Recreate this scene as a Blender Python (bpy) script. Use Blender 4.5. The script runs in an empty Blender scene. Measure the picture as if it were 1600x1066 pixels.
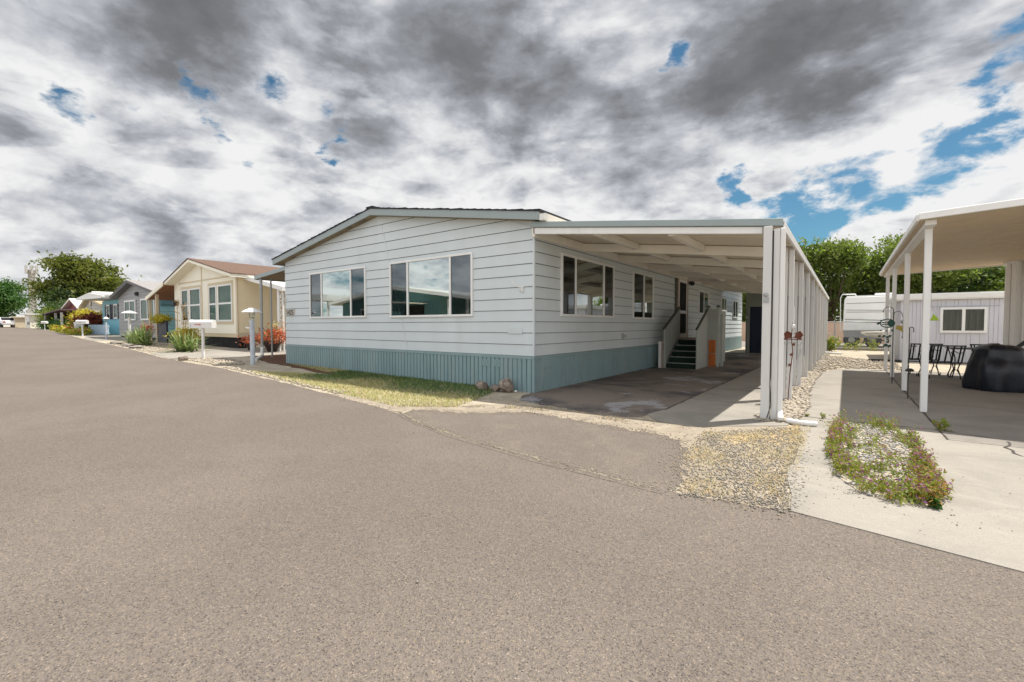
import bpy, bmesh, math, random
import numpy as np
from mathutils import Vector, Matrix

random.seed(7)
RNG = np.random.default_rng(11)
SC = bpy.context.scene
COL = SC.collection
R = math.radians

# ------------------------------------------------------------------ camera
cam_d = bpy.data.cameras.new("camera")
cam = bpy.data.objects.new("camera", cam_d)
COL.objects.link(cam)
cam_d.sensor_fit = 'HORIZONTAL'
cam_d.sensor_width = 36.0
cam_d.lens = 36.0 * 700.0 / 1600.0
cam_d.clip_start = 0.05
cam_d.clip_end = 3000
cam.location = (4.481, -6.681, 1.21)
cam.rotation_euler = (R(90 - 1.964), 0, R(36.644))
SC.camera = cam

# ------------------------------------------------------------------ exposure
SC.view_settings.view_transform = 'Standard'
SC.view_settings.look = 'None'
SC.view_settings.gamma = 1.0
SC.view_settings.use_curve_mapping = False
SC.view_settings.exposure = 0.47
SC.render.resolution_x = 1024
SC.render.resolution_y = 682

SUN_AZ, SUN_EL = R(36), R(64)
SUN_DIR = Vector((math.sin(SUN_AZ) * math.cos(SUN_EL), math.cos(SUN_AZ) * math.cos(SUN_EL), math.sin(SUN_EL)))


# ------------------------------------------------------------------ node helper
class NT:
    def __init__(self, tree):
        self.t = tree
        tree.nodes.clear()

    def n(self, kind, **kw):
        nd = self.t.nodes.new(kind)
        for k, v in kw.items():
            setattr(nd, k, v)
        return nd

    def put(self, sock, v):
        if v is None:
            return
        if isinstance(v, bpy.types.NodeSocket):
            self.t.links.new(v, sock)
        else:
            if sock.type == 'RGBA' and len(v) == 3:
                v = (*v, 1)
            sock.default_value = v

    def m(self, op, a, b=None, c=None, clamp=False):
        nd = self.n('ShaderNodeMath', operation=op, use_clamp=clamp)
        for i, v in enumerate((a, b, c)):
            self.put(nd.inputs[i], v)
        return nd.outputs[0]

    def v(self, op, a, b=None, scale=None):
        nd = self.n('ShaderNodeVectorMath', operation=op)
        self.put(nd.inputs[0], a)
        if b is not None:
            self.put(nd.inputs[1], b)
        if scale is not None:
            self.put(nd.inputs[3], scale)
        return nd.outputs['Value'] if op in ('LENGTH', 'DISTANCE', 'DOT_PRODUCT') else nd.outputs['Vector']

    def noise(self, vec, scale, detail=3.0, rough=0.55, dist=0.0, color=False):
        nd = self.n('ShaderNodeTexNoise')
        self.put(nd.inputs['Vector'], vec)
        nd.inputs['Scale'].default_value = scale
        nd.inputs['Detail'].default_value = detail
        nd.inputs['Roughness'].default_value = rough
        nd.inputs['Distortion'].default_value = dist
        return nd.outputs['Color' if color else 'Fac']

    def mapr(self, val, a, b, c=0.0, d=1.0, smooth=True):
        nd = self.n('ShaderNodeMapRange', interpolation_type='SMOOTHSTEP' if smooth else 'LINEAR')
        self.put(nd.inputs[0], val)
        for i, x in enumerate((a, b, c, d)):
            self.put(nd.inputs[i + 1], x)
        return nd.outputs[0]

    def mix(self, fac, a, b, mode='MIX'):
        nd = self.n('ShaderNodeMix', data_type='RGBA', blend_type=mode)
        self.put(nd.inputs[0], fac)
        self.put(nd.inputs[6], a)
        self.put(nd.inputs[7], b)
        return nd.outputs[2]

    def ramp(self, val, stops):
        nd = self.n('ShaderNodeValToRGB')
        self.put(nd.inputs[0], val)
        els = nd.color_ramp.elements
        while len(els) < len(stops):
            els.new(0.5)
        for e, (p, c) in zip(els, stops):
            e.position = p
            e.color = (*c, 1)
        return nd.outputs[0]


# ------------------------------------------------------------------ sky
world = bpy.data.worlds.new("World")
SC.world = world
world.use_nodes = True


def build_sky():
    w = NT(world.node_tree)
    d = w.n('ShaderNodeTexCoord').outputs['Generated']
    sep = w.n('ShaderNodeSeparateXYZ')
    w.put(sep.inputs[0], d)
    dx, dy, dz = sep.outputs
    h = w.m('ADD', w.m('MAXIMUM', dz, 0.0), 0.52)
    comb = w.n('ShaderNodeCombineXYZ')
    w.put(comb.inputs[0], w.m('DIVIDE', dx, h))
    w.put(comb.inputs[1], w.m('DIVIDE', dy, h))
    w.put(comb.inputs[2], w.m('MULTIPLY', dz, 1.3))
    p = w.v('SCALE', comb.outputs[0], scale=1.30)
    wob = w.v('SCALE', w.v('SUBTRACT', w.noise(p, 2.6, 7.0, 0.62, color=True), (0.5, 0.5, 0.5)), scale=0.30)
    wd = w.v('ADD', d, wob)

    def blobs(lst):
        tot = None
        for (v, s, a) in lst:
            q = w.m('DIVIDE', w.v('DISTANCE', wd, v), s)
            g = w.m('MULTIPLY', w.m('EXPONENT', w.m('MULTIPLY', w.m('MULTIPLY', q, q), -0.7)), a)
            tot = g if tot is None else w.m('ADD', tot, g)
        return tot

    # places where the cloud deck is torn open, is thick (dark base) or is thin and sunlit
    holes = blobs([((-.861, .308, .404), .032, .8), ((-.821, .342, .456), .032, .75), ((-.922, .209, .327), .045, 1.15),
                   ((-.941, .143, .308), .034, .95), ((-.891, .317, .325), .038, 1.1), ((-.872, .316, .374), .03, .5),
                   ((-.812, .417, .407), .042, .85), ((-.802, .478, .359), .026, 1.0), ((-.255, .835, .487), .034, 1.45),
                   ((-.032, .982, .187), .055, 1.0), ((.003, .965, .250), .060, .75), ((.078, .973, .215), .050, .6),
                   ((-.091, .977, .194), .045, .7), ((.098, .958, .272), .045, .5), ((.13, .941, .313), .04, .45),
                   ((.172, .925, .345), .045, .75), ((.20, .905, .385), .06, 1.0), ((-.168, .954, .249), .03, 1.0),
                   ((.08, .94, .331), .028, .4), ((-.08, -.93, .33), .12, .6), ((-.72, -.60, .34), .10, .9), ((-.55, -.75, .3), .06, .7)])
    darks = blobs([((-.891, .142, .445), .10, .8), ((-.865, .23, .455), .10, 1.0), ((-.82, .31, .475), .10, .9), ((-.79, .356, .515), .10, .8),
                   ((-.61, .58, .54), .13, .9), ((-.575, .66, .48), .10, .9), ((-.52, .71, .47), .09, .6), ((-.45, .74, .51), .09, .7),
                   ((-.132, .865, .484), .10, 1.0), ((-.061, .891, .45), .10, 1.0), ((.02, .89, .465), .09, .9), ((-.12, .90, .40), .09, .8),
                   ((-.25, .885, .39), .08, .5), ((-.39, .83, .41), .08, .45), ((-.34, .87, .35), .06, .3), ((-.738, .60, .311), .08, .15),
                   ((-.974, .108, .19), .07, .15), ((-.931, .304, .195), .09, .2), ((-.96, .25, .10), .08, .4), ((-.85, .5, .13), .10, .3)])
    brights = blobs([((-.928, .119, .354), .07, .7), ((-.935, .2, .285), .11, .8), ((-.845, .398, .34), .09, .6), ((-.304, .79, .533), .06, .6),
                     ((-.254, .848, .455), .05, .6), ((-.02, .984, .15), .13, 1.2), ((.05, .955, .295), .09, .7), ((.166, .95, .255), .10, .9),
                     ((-.456, .836, .27), .13, .5), ((-.09, .96, .27), .06, .5), ((.113, .923, .37), .06, .4), ((-.66, .70, .25), .10, .4), ((-.91, .38, .25), .10, .4)])
    n1 = w.noise(p, 1.15, 8.0, 0.52, 0.15)
    n2 = w.noise(w.v('ADD', p, (3.7, 1.3, 5.0)), 3.2, 8.0, 0.55, 0.2)
    nA = w.noise(p, 4.2, 8.0, 0.55, 0.15)
    nB = w.noise(w.v('ADD', p, (0.06, 0.085, 0.05)), 4.2, 8.0, 0.55, 0.15)
    puff = w.m('ABSOLUTE', w.m('SUBTRACT', w.noise(w.v('ADD', p, (1.7, 8.3, 2.0)), 3.6, 6.0, 0.52, 0.1), 0.5))
    cov = w.m('ADD', w.m('ADD', w.m('MULTIPLY', n1, 0.55), w.m('MULTIPLY', n2, 0.45)), 0.045)
    n3 = w.noise(w.v('ADD', p, (9.1, 2.2, 4.0)), 9.0, 6.0, 0.6, 0.3)
    cov = w.m('ADD', cov, w.m('MULTIPLY', w.m('SUBTRACT', n3, 0.5), 0.42))
    cov = w.m('SUBTRACT', cov, w.m('MULTIPLY', holes, 0.25))
    cov = w.m('ADD', cov, w.m('MULTIPLY', w.m('ADD', darks, brights), 0.10))
    alpha = w.mapr(cov, 0.36, 0.50)
    lit = w.m('MULTIPLY', w.m('SUBTRACT', nB, nA), -1.0)
    base = w.m('ADD', 0.745, w.m('MULTIPLY', w.m('SUBTRACT', n2, 0.5), -0.42))
    base = w.m('ADD', base, w.m('MULTIPLY', w.m('SUBTRACT', n1, 0.5), -0.5))
    base = w.m('ADD', base, lit)
    base = w.m('ADD', base, w.m('MULTIPLY', w.m('SUBTRACT', puff, 0.08), 1.15))
    n4 = w.noise(w.v('ADD', w.v('MULTIPLY', p, (1.0, 1.0, 2.2)), (2.2, 6.1, 3.0)), 3.4, 9.0, 0.56, 0.35)
    n5 = w.noise(w.v('ADD', w.v('MULTIPLY', p, (1.0, 1.0, 2.2)), (2.2, 6.1, 3.16)), 3.4, 9.0, 0.56, 0.35)
    soft = w.m('SUBTRACT', 1.0, w.m('MULTIPLY', darks, 0.85), clamp=True)
    edge = w.m('MULTIPLY', w.mapr(n4, 0.46, 0.55, -0.065, 0.065), soft)
    base = w.m('ADD', base, edge)
    base = w.m('ADD', base, w.m('MULTIPLY', w.m('MULTIPLY', w.m('SUBTRACT', n4, n5), 0.8), soft))
    base = w.m('ADD', base, w.m('MULTIPLY', w.mapr(dz, 0.42, 0.12, 0.0, 0.10), 1.0))
    base = w.m('SUBTRACT', base, w.m('MULTIPLY', darks, 0.285))
    base = w.m('ADD', base, w.m('MULTIPLY', brights, 0.17))
    base = w.m('ADD', base, w.mapr(cov, 0.37, 0.56, 0.14, 0.0))
    ccol = w.ramp(base, [(0.0, (.145, .147, .155)), (0.22, (.185, .19, .203)), (0.42, (.29, .303, .332)), (0.60, (.465, .482, .518)), (0.78, (.67, .675, .69)), (0.97, (.80, .80, .80))])
    back = w.m('ADD', 1.0, w.mapr(dy, 0.1, -0.7, 0.0, 0.75))
    sky = w.n('ShaderNodeTexSky', sky_type='NISHITA')
    sky.sun_disc = False
    sky.sun_elevation = SUN_EL
    sky.sun_rotation = SUN_AZ
    sky.altitude = 200
    sky.air_density = 1.0
    sky.dust_density = 0.4
    sky.ozone_density = 1.2
    bg1 = w.n('ShaderNodeBackground')
    w.put(bg1.inputs[0], w.mix(1.0, sky.outputs[0], (.42, .68, .72), 'MULTIPLY'))
    bg1.inputs[1].default_value = 0.085
    bg2 = w.n('ShaderNodeBackground')
    w.put(bg2.inputs[0], ccol)
    w.put(bg2.inputs[1], w.m('MULTIPLY', back, 0.80))
    mx = w.n('ShaderNodeMixShader')
    w.put(mx.inputs[0], alpha)
    w.put(mx.inputs[1], bg1.outputs[0])
    w.put(mx.inputs[2], bg2.outputs[0])
    out = w.n('ShaderNodeOutputWorld')
    w.put(out.inputs[0], mx.outputs[0])


build_sky()

sun_d = bpy.data.lights.new("sun", 'SUN')
sun_d.energy = 4.5
sun_d.angle = R(0.5)
sun_d.color = (1.0, 0.95, 0.87)
sun = bpy.data.objects.new("sun", sun_d)
COL.objects.link(sun)
sun.rotation_euler = (-SUN_DIR).to_track_quat('-Z', 'Y').to_euler()
sun.location = (10, 10, 30)


# ------------------------------------------------------------------ materials
MATS = {}


def mat(name, col, rough=0.7, var=0.10, scale=3.0, bump=0.0, bscale=60.0, spec=0.35, col2=None, c2at=(0.5, 0.7), c2scale=2.0,
        stretch=(1, 1, 1), fine=0.0, fscale=200.0, metal=0.0):
    """painted / weathered surface: broad tone variation, optional second colour in patches, fine speckle and bump"""
    if name in MATS:
        return MATS[name]
    m = bpy.data.materials.new(name)
    m.use_nodes = True
    t = NT(m.node_tree)
    pos = t.n('ShaderNodeNewGeometry').outputs['Position']
    ps = t.v('MULTIPLY', pos, stretch)
    nz = t.noise(ps, scale, 5.0, 0.6)
    lo = tuple(c * (1 - var) for c in col)
    hi = tuple(min(1, c * (1 + var)) for c in col)
    c = t.ramp(nz, [(0.3, lo), (0.7, hi)])
    if col2 is not None:
        f = t.mapr(t.noise(t.v('ADD', ps, (7.1, 3.3, 1.7)), c2scale, 6.0, 0.65), c2at[0], c2at[1])
        c = t.mix(f, c, col2)
    if fine:
        sp = t.noise(pos, fscale, 2.0, 0.6)
        c = t.mix(1.0, c, t.ramp(sp, [(0.3, (1 - fine,) * 3), (0.7, (1 + fine,) * 3)]), 'MULTIPLY')
    b = t.n('ShaderNodeBsdfPrincipled')
    t.put(b.inputs['Base Color'], c)
    t.put(b.inputs['Roughness'], t.mapr(nz, 0.3, 0.7, max(0.02, rough - .08), min(1, rough + .08)))
    b.inputs['Specular IOR Level'].default_value = spec
    b.inputs['Metallic'].default_value = metal
    if bump:
        bn = t.n('ShaderNodeBump')
        bn.inputs['Strength'].default_value = bump
        bn.inputs['Distance'].default_value = 0.01
        t.put(bn.inputs['Height'], t.noise(pos, bscale, 4.0, 0.6))
        t.put(b.inputs['Normal'], bn.outputs[0])
    o = t.n('ShaderNodeOutputMaterial')
    t.put(o.inputs[0], b.outputs[0])
    MATS[name] = m
    return m


def mat_asphalt(name, base, tint, patch):
    m = bpy.data.materials.new(name)
    m.use_nodes = True
    t = NT(m.node_tree)
    pos = t.n('ShaderNodeNewGeometry').outputs['Position']
    big = t.noise(pos, 0.35, 5.0, 0.6)
    mid = t.noise(pos, 2.6, 5.0, 0.6)
    c = t.mix(t.mapr(big, 0.38, 0.62), base, tint)
    c = t.mix(t.mapr(mid, 0.45, 0.75, 0.0, 0.35), c, patch)
    vor = t.n('ShaderNodeTexVoronoi', feature='F1')
    t.put(vor.inputs['Vector'], pos)
    vor.inputs['Scale'].default_value = 190.0
    sepc = t.n('ShaderNodeSeparateColor')
    t.put(sepc.inputs[0], vor.outputs['Color'])
    grain = t.ramp(sepc.outputs[0], [(0.0, (.38, .38, .40)), (0.10, (.70, .70, .70)), (0.4, (.96, .96, .96)), (0.85, (1.08, 1.07, 1.04)), (0.95, (1.30, 1.22, .98)), (1.0, (1.7, 1.65, 1.6))])
    c = t.mix(1.0, c, grain, 'MULTIPLY')
    n2 = t.noise(pos, 60.0, 4.0, 0.7)
    c = t.mix(1.0, c, t.ramp(n2, [(0.32, (.84, .84, .84)), (0.68, (1.14, 1.14, 1.14))]), 'MULTIPLY')
    b = t.n('ShaderNodeBsdfPrincipled')
    t.put(b.inputs['Base Color'], c)
    b.inputs['Roughness'].default_value = 0.9
    b.inputs['Specular IOR Level'].default_value = 0.25
    bn = t.n('ShaderNodeBump')
    bn.inputs['Strength'].default_value = 0.45
    bn.inputs['Distance'].default_value = 0.006
    t.put(bn.inputs['Height'], t.m('ADD', vor.outputs['Distance'], t.m('MULTIPLY', n2, 1.2)))
    t.put(b.inputs['Normal'], bn.outputs[0])
    o = t.n('ShaderNodeOutputMaterial')
    t.put(o.inputs[0], b.outputs[0])
    MATS[name] = m
    return m


def mat_concrete(name, base, stain, dust, sc=0.9, e1=(.42, .66), e2=(.5, .72), st=2.6, sc2=2.3):
    m = bpy.data.materials.new(name)
    m.use_nodes = True
    t = NT(m.node_tree)
    pos = t.n('ShaderNodeNewGeometry').outputs['Position']
    n1 = t.noise(pos, sc, 7.0, 0.65, 0.6)
    n2 = t.noise(t.v('MULTIPLY', pos, (1.0, st, 1.0)), sc2, 7.0, 0.7, 0.8)
    c = t.mix(t.mapr(n1, *e1), base, stain)
    c = t.mix(t.mapr(n2, *e2, 0.0, 0.7), c, dust)
    sp = t.noise(pos, 160.0, 2.0, 0.7)
    c = t.mix(1.0, c, t.ramp(sp, [(0.3, (.82, .82, .82)), (0.7, (1.14, 1.14, 1.14))]), 'MULTIPLY')
    b = t.n('ShaderNodeBsdfPrincipled')
    t.put(b.inputs['Base Color'], c)
    b.inputs['Roughness'].default_value = 0.85
    b.inputs['Specular IOR Level'].default_value = 0.3
    bn = t.n('ShaderNodeBump')
    bn.inputs['Strength'].default_value = 0.25
    bn.inputs['Distance'].default_value = 0.005
    t.put(bn.inputs['Height'], t.noise(pos, 70.0, 5.0, 0.7))
    t.put(b.inputs['Normal'], bn.outputs[0])
    o = t.n('ShaderNodeOutputMaterial')
    t.put(o.inputs[0], b.outputs[0])
    MATS[name] = m
    return m


def mat_leaf(name, a, b_, c_, scale=0.8, trans=0.35):
    if name in MATS:
        return MATS[name]
    m = bpy.data.materials.new(name)
    m.use_nodes = True
    t = NT(m.node_tree)
    pos = t.n('ShaderNodeNewGeometry').outputs['Position']
    n1 = t.noise(pos, scale, 4.0, 0.7)
    n2 = t.noise(pos, scale * 9, 2.0, 0.6)
    c = t.ramp(t.m('ADD', t.m('MULTIPLY', n1, 0.6), t.m('MULTIPLY', n2, 0.4)), [(0.36, a), (0.5, b_), (0.64, c_)])
    d = t.n('ShaderNodeBsdfPrincipled')
    t.put(d.inputs['Base Color'], c)
    d.inputs['Roughness'].default_value = 0.55
    d.inputs['Specular IOR Level'].default_value = 0.3
    tr = t.n('ShaderNodeBsdfTranslucent')
    t.put(tr.inputs[0], t.mix(1.0, c, (1.3, 1.5, .6), 'MULTIPLY'))
    mx = t.n('ShaderNodeMixShader')
    mx.inputs[0].default_value = trans
    t.put(mx.inputs[1], d.outputs[0])
    t.put(mx.inputs[2], tr.outputs[0])
    o = t.n('ShaderNodeOutputMaterial')
    t.put(o.inputs[0], mx.outputs[0])
    MATS[name] = m
    return m


def mat_glass(name, under, refl, tint=(0.92, 1.0, 0.97), rough=0.012, wave=0.0, fw=0.8):
    """window glazing: a dark room showing through plus the mirror of what stands outside"""
    if name in MATS:
        return MATS[name]
    m = bpy.data.materials.new(name)
    m.use_nodes = True
    t = NT(m.node_tree)
    pos = t.n('ShaderNodeNewGeometry').outputs['Position']
    tr = t.n('ShaderNodeBsdfTransparent')
    t.put(tr.inputs[0], under)
    g = t.n('ShaderNodeBsdfGlossy')
    t.put(g.inputs[0], tint)
    g.inputs['Roughness'].default_value = rough
    if wave:
        bn = t.n('ShaderNodeBump')
        bn.inputs['Strength'].default_value = wave
        bn.inputs['Distance'].default_value = 0.01
        t.put(bn.inputs['Height'], t.noise(pos, 1.3, 2.0, 0.5))
        t.put(g.inputs['Normal'], bn.outputs[0])
    fr = t.n('ShaderNodeFresnel')
    fr.inputs[0].default_value = 1.5
    f = t.m('ADD', t.m('MULTIPLY', fr.outputs[0], fw), refl, clamp=True)
    mx = t.n('ShaderNodeMixShader')
    t.put(mx.inputs[0], f)
    t.put(mx.inputs[1], tr.outputs[0])
    t.put(mx.inputs[2], g.outputs[0])
    o = t.n('ShaderNodeOutputMaterial')
    t.put(o.inputs[0], mx.outputs[0])
    MATS[name] = m
    return m


# ground
M_ROAD = mat_asphalt('asphalt_road', (.166, .141, .123), (.188, .160, .139), (.147, .127, .112))
M_APRON = mat_asphalt('asphalt_apron', (.160, .137, .120), (.182, .155, .135), (.26, .22, .175))
M_STAINED = mat_concrete('stained_slab', (.22, .182, .155), (.085, .08, .083), (.40, .40, .415), .5, (.44, .60), (.54, .62), 1.0, .85)
M_CONC = mat_concrete('concrete', (.33, .302, .262), (.265, .245, .215), (.38, .352, .31))
M_CONC2 = mat_concrete('concrete_grey', (.27, .245, .215), (.21, .192, .17), (.31, .285, .25))
M_DIRT = mat('dirt', (.40, .345, .265), .95, .22, 1.6, .6, 45, .2, (.50, .44, .35), (.45, .65), 5.0, fine=.35, fscale=110)
M_SAND = mat('sand', (.335, .285, .22), .95, .20, 3.5, .5, 70, .2, (.23, .20, .17), (.5, .7), 7.0, fine=.3, fscale=140)
M_SANDD = mat('joint_sand', (.33, .28, .21), .95, .3, 12, 0, 60, .2, (.20, .17, .14), (.45, .6), 9)
M_SANDG = mat('sand_grit', (.34, .29, .225), .95, .35, 30, 0, 60, .2, (.30, .26, .21), (.5, .62), 40)
M_BARK = mat('bark_mulch', (.13, .07, .045), .95, .35, 9, .8, 60, .15, fine=.5, fscale=70)
M_CRACK = mat('crack_dirt', (.075, .066, .058), .95, .3, 20)
M_PEB = mat('pebble', (.44, .38, .30), .85, .42, 26, .3, 90, .3, (.28, .25, .225), (.5, .6), 17)
M_GRIT = mat('grit', (.25, .225, .19), .9, .5, 45, 0, 90, .3, (.40, .365, .315), (.52, .62), 60)
M_GRASSG = mat_leaf('grass_green', (.05, .105, .035), (.085, .16, .055), (.14, .20, .075), 3.0, .3)
M_STRAW = mat_leaf('grass_straw', (.42, .31, .16), (.55, .46, .28), (.64, .57, .39), 4.0, .2)
M_RUSTG = mat_leaf('grass_rust', (.42, .25, .10), (.52, .34, .15), (.60, .43, .22), 5.0, .2)
M_GRASSM = mat_leaf('grass_mixed', (.17, .23, .07), (.30, .34, .12), (.46, .45, .20), 5.0, .25)
# house
M_LAPSHADE = mat('siding_lap_shade', (.19, .20, .20), .9, .25, 5, stretch=(3, 3, 1))
M_SIDING = mat('siding', (.605, .66, .68), .55, .05, 1.3, .12, 14, .35, (.565, .60, .60), (.52, .8), 1.2, (1, 1, .35))
M_SKIRT = mat('skirting', (.235, .335, .35), .5, .10, 2.0, .05, 20, .4, (.29, .355, .355), (.52, .75), 2.5, (1, 1, .3))
M_FASCIA = mat('fascia', (.30, .355, .36), .5, .06, 2.0, .05, 20, .4)
M_SOFFIT = mat('soffit', (.25, .20, .13), .8, .25, 2.5, .1, 20, .2, (.09, .07, .05), (.5, .7), 1.5)
M_SHINGLE = mat('shingle_dark', (.03, .03, .037), .9, .35, 14, .6, 60, .2)
M_SHBROWN = mat('shingle_brown', (.155, .10, .075), .9, .25, 9, .6, 40, .2)
M_SHGREY = mat('shingle_grey', (.30, .285, .28), .9, .2, 9, .6, 40, .2)
M_SHTAN = mat('shingle_tan', (.48, .35, .22), .9, .15, 6)
M_WHITE = mat('white_paint', (.78, .775, .755), .5, .05, 2.5, .05, 25, .35, (.66, .645, .61), (.58, .8), 3, (1, 1, .25))
M_POST = mat('post_paint', (.66, .655, .64), .6, .07, 3.5, .15, 30, .3, (.48, .465, .44), (.6, .75), 5, (1, 1, .2))
M_TANP = mat('patio_panel_under', (.64, .52, .37), .6, .06, 1.4, .05, 10, .3)
M_BEAM = mat('beam_paint', (.77, .735, .66), .6, .06, 2.0, .1, 20, .3)
M_PANEL = mat('roof_panel_under', (.68, .61, .50), .6, .07, 1.4, .05, 10, .3)
M_FRAME = mat('window_frame', (.80, .80, .79), .4, .03, 4)
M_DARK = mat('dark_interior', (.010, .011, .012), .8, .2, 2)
M_CURT = mat('curtain', (.11, .095, .08), .9, .3, 5, 0, 60, .1, stretch=(6, 6, .6))
M_BLIND = mat('blind', (.20, .235, .215), .7, .1, 4)
M_GLASS = mat_glass('glazing', (.62, .68, .66), .40, wave=.05)
M_SCREEN = mat_glass('screened_glazing', (.42, .42, .42), .11, (.75, .82, .85), .03)
M_GLASSD = mat_glass('far_glazing', (.16, .30, .23), .03, fw=.45)
M_GLASSN = mat_glass('neutral_glazing', (.5, .5, .5), .12)
M_GREEN = mat('stair_carpet', (.012, .030, .022), .95, .3, 8, .3, 90)
M_RAIL = mat('rail_paint', (.40, .42, .385), .65, .08, 4, .1, 30)
M_RAILCAP = mat('rail_cap', (.085, .095, .075), .7, .2, 6)
M_ORANGE = mat('orange_wood', (.46, .13, .028), .6, .25, 6, .15, 40, .3, stretch=(4, 4, .5))
M_DOOR = mat('door_pink', (.42, .33, .29), .5, .05, 3)
M_NAVY = mat('navy', (.012, .018, .040), .5, .2, 3)
M_SHEDW = mat('shed_wall', (.26, .285, .25), .7, .08, 2)
M_BLACK = mat('black_iron', (.018, .017, .016), .45, .2, 12, 0, 60, .5)
M_COVER = mat('grill_cover', (.007, .010, .019), .36, .3, 5, .3, 18, .5)
M_RUST = mat('rust_red', (.15, .048, .026), .75, .35, 20, .3, 60)
M_ROCK = mat('rock', (.30, .245, .20), .9, .35, 8, .9, 26, .25, (.14, .11, .10), (.48, .62), 9, fine=.25)
M_STEEL = mat('galvanised', (.36, .37, .37), .4, .1, 6, metal=.6)
M_RUBBER = mat('rubber', (.02, .02, .021), .8, .2, 6)
M_RVW = mat('rv_white', (.78, .775, .75), .35, .03, 1.5)
M_RVG = mat('rv_grey', (.27, .265, .255), .6, .06, 2)
M_LILAC = mat('lilac_siding', (.60, .60, .655), .6, .04, 1.5)
M_BLOCK = mat('tan_blockwall', (.58, .40, .29), .9, .08, 1.5, .3, 20)
M_CREAM = mat('cream_front', (.90, .86, .74), .6, .03, 1.2)
M_BEIGE = mat('beige_side', (.84, .73, .52), .65, .04, 1.2)
M_TRIMTAN = mat('tan_trim', (.64, .54, .38), .6, .05, 2)
M_GREYW = mat('grey_siding', (.33, .335, .34), .6, .06, 2)
M_TEALW = mat('teal_wall', (.20, .50, .60), .6, .06, 2)
M_REDW = mat('dark_red_wall', (.20, .045, .04), .7, .1, 2)
M_LGREY = mat('light_grey_wall', (.45, .44, .42), .7, .05, 2)
M_TANW = mat('tan_wall', (.56, .48, .36), .7, .06, 2)
M_WOODC = mat('wood_ceiling', (.30, .14, .07), .7, .2, 4, .1, 20, .3, stretch=(1, 6, 1))
M_LAMPP = mat('lamp_post_paint', (.52, .57, .63), .5, .12, 8, .2, 40)
M_LAMPG = mat_glass('lamp_glass', (.8, .8, .78), .12)
M_RED = mat('red_paint', (.55, .03, .03), .5, .1, 5)
M_TEXT = mat('number_dark', (.10, .09, .08), .6, .1, 5)
M_PLATE = mat('number_plate', (.50, .48, .43), .6, .1, 12)
M_POT = mat('dark_pot', (.035, .02, .018), .5, .2, 4)
M_CARW = mat('car_white', (.80, .80, .80), .2, .02, 1, spec=.6)
M_TAIL = mat('tail_lamp_red', (.35, .01, .01), .3, .1, 4)
M_LIME = mat('lime', (.42, .62, .05), .4, .1, 6)
M_YEL = mat('ochre_metal', (.42, .32, .08), .5, .3, 20)
M_DKGREEN = mat('verdigris', (.02, .075, .06), .5, .3, 9)
M_TRUNK = mat('bark', (.085, .062, .045), .9, .3, 6, .8, 25, .2)
M_CONCT = mat('tower_concrete', (.42, .40, .36), .8, .1, 3)
# plants
M_L1 = mat_leaf('leaf_tree', (.07, .105, .025), (.14, .185, .047), (.25, .285, .09), .5, .48)
M_L2 = mat_leaf('leaf_tree_olive', (.06, .085, .018), (.11, .13, .026), (.20, .19, .04), .35, .4)
M_L3 = mat_leaf('leaf_dark', (.03, .055, .018), (.055, .09, .03), (.10, .14, .045), .6, .4)
M_YUCCA = mat_leaf('leaf_yucca', (.06, .11, .035), (.20, .27, .11), (.52, .54, .32), 7.0, .15)
M_YELB = mat_leaf('leaf_yellow', (.30, .25, .02), (.48, .40, .04), (.62, .52, .10), 3.0, .3)
M_REDB = mat_leaf('leaf_red', (.10, .012, .012), (.16, .03, .02), (.22, .06, .03), 3.0, .2)
M_CANNA = mat_leaf('petal_red', (.32, .03, .025), (.55, .13, .07), (.80, .45, .30), 7.0, .2)
M_HEDGE = mat_leaf('leaf_hedge', (.03, .08, .02), (.055, .13, .03), (.09, .18, .045), 3.0, .25)
M_WEED = mat_leaf('leaf_weed', (.13, .17, .03), (.22, .26, .05), (.34, .33, .09), 6.0, .3)
M_WEEDO = mat_leaf('leaf_weed_rust', (.26, .15, .05), (.36, .22, .07), (.44, .32, .12), 8.0, .3)
M_PURP = mat_leaf('petal_purple', (.16, .035, .15), (.28, .09, .26), (.46, .26, .42), 12.0, .3)


# ------------------------------------------------------------------ mesh helpers
def gz(x):
    """the street climbs gently to the left"""
    return 0.0 if x >= 0 else (-0.0105 * x if x > -95 else 0.9975)


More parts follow.
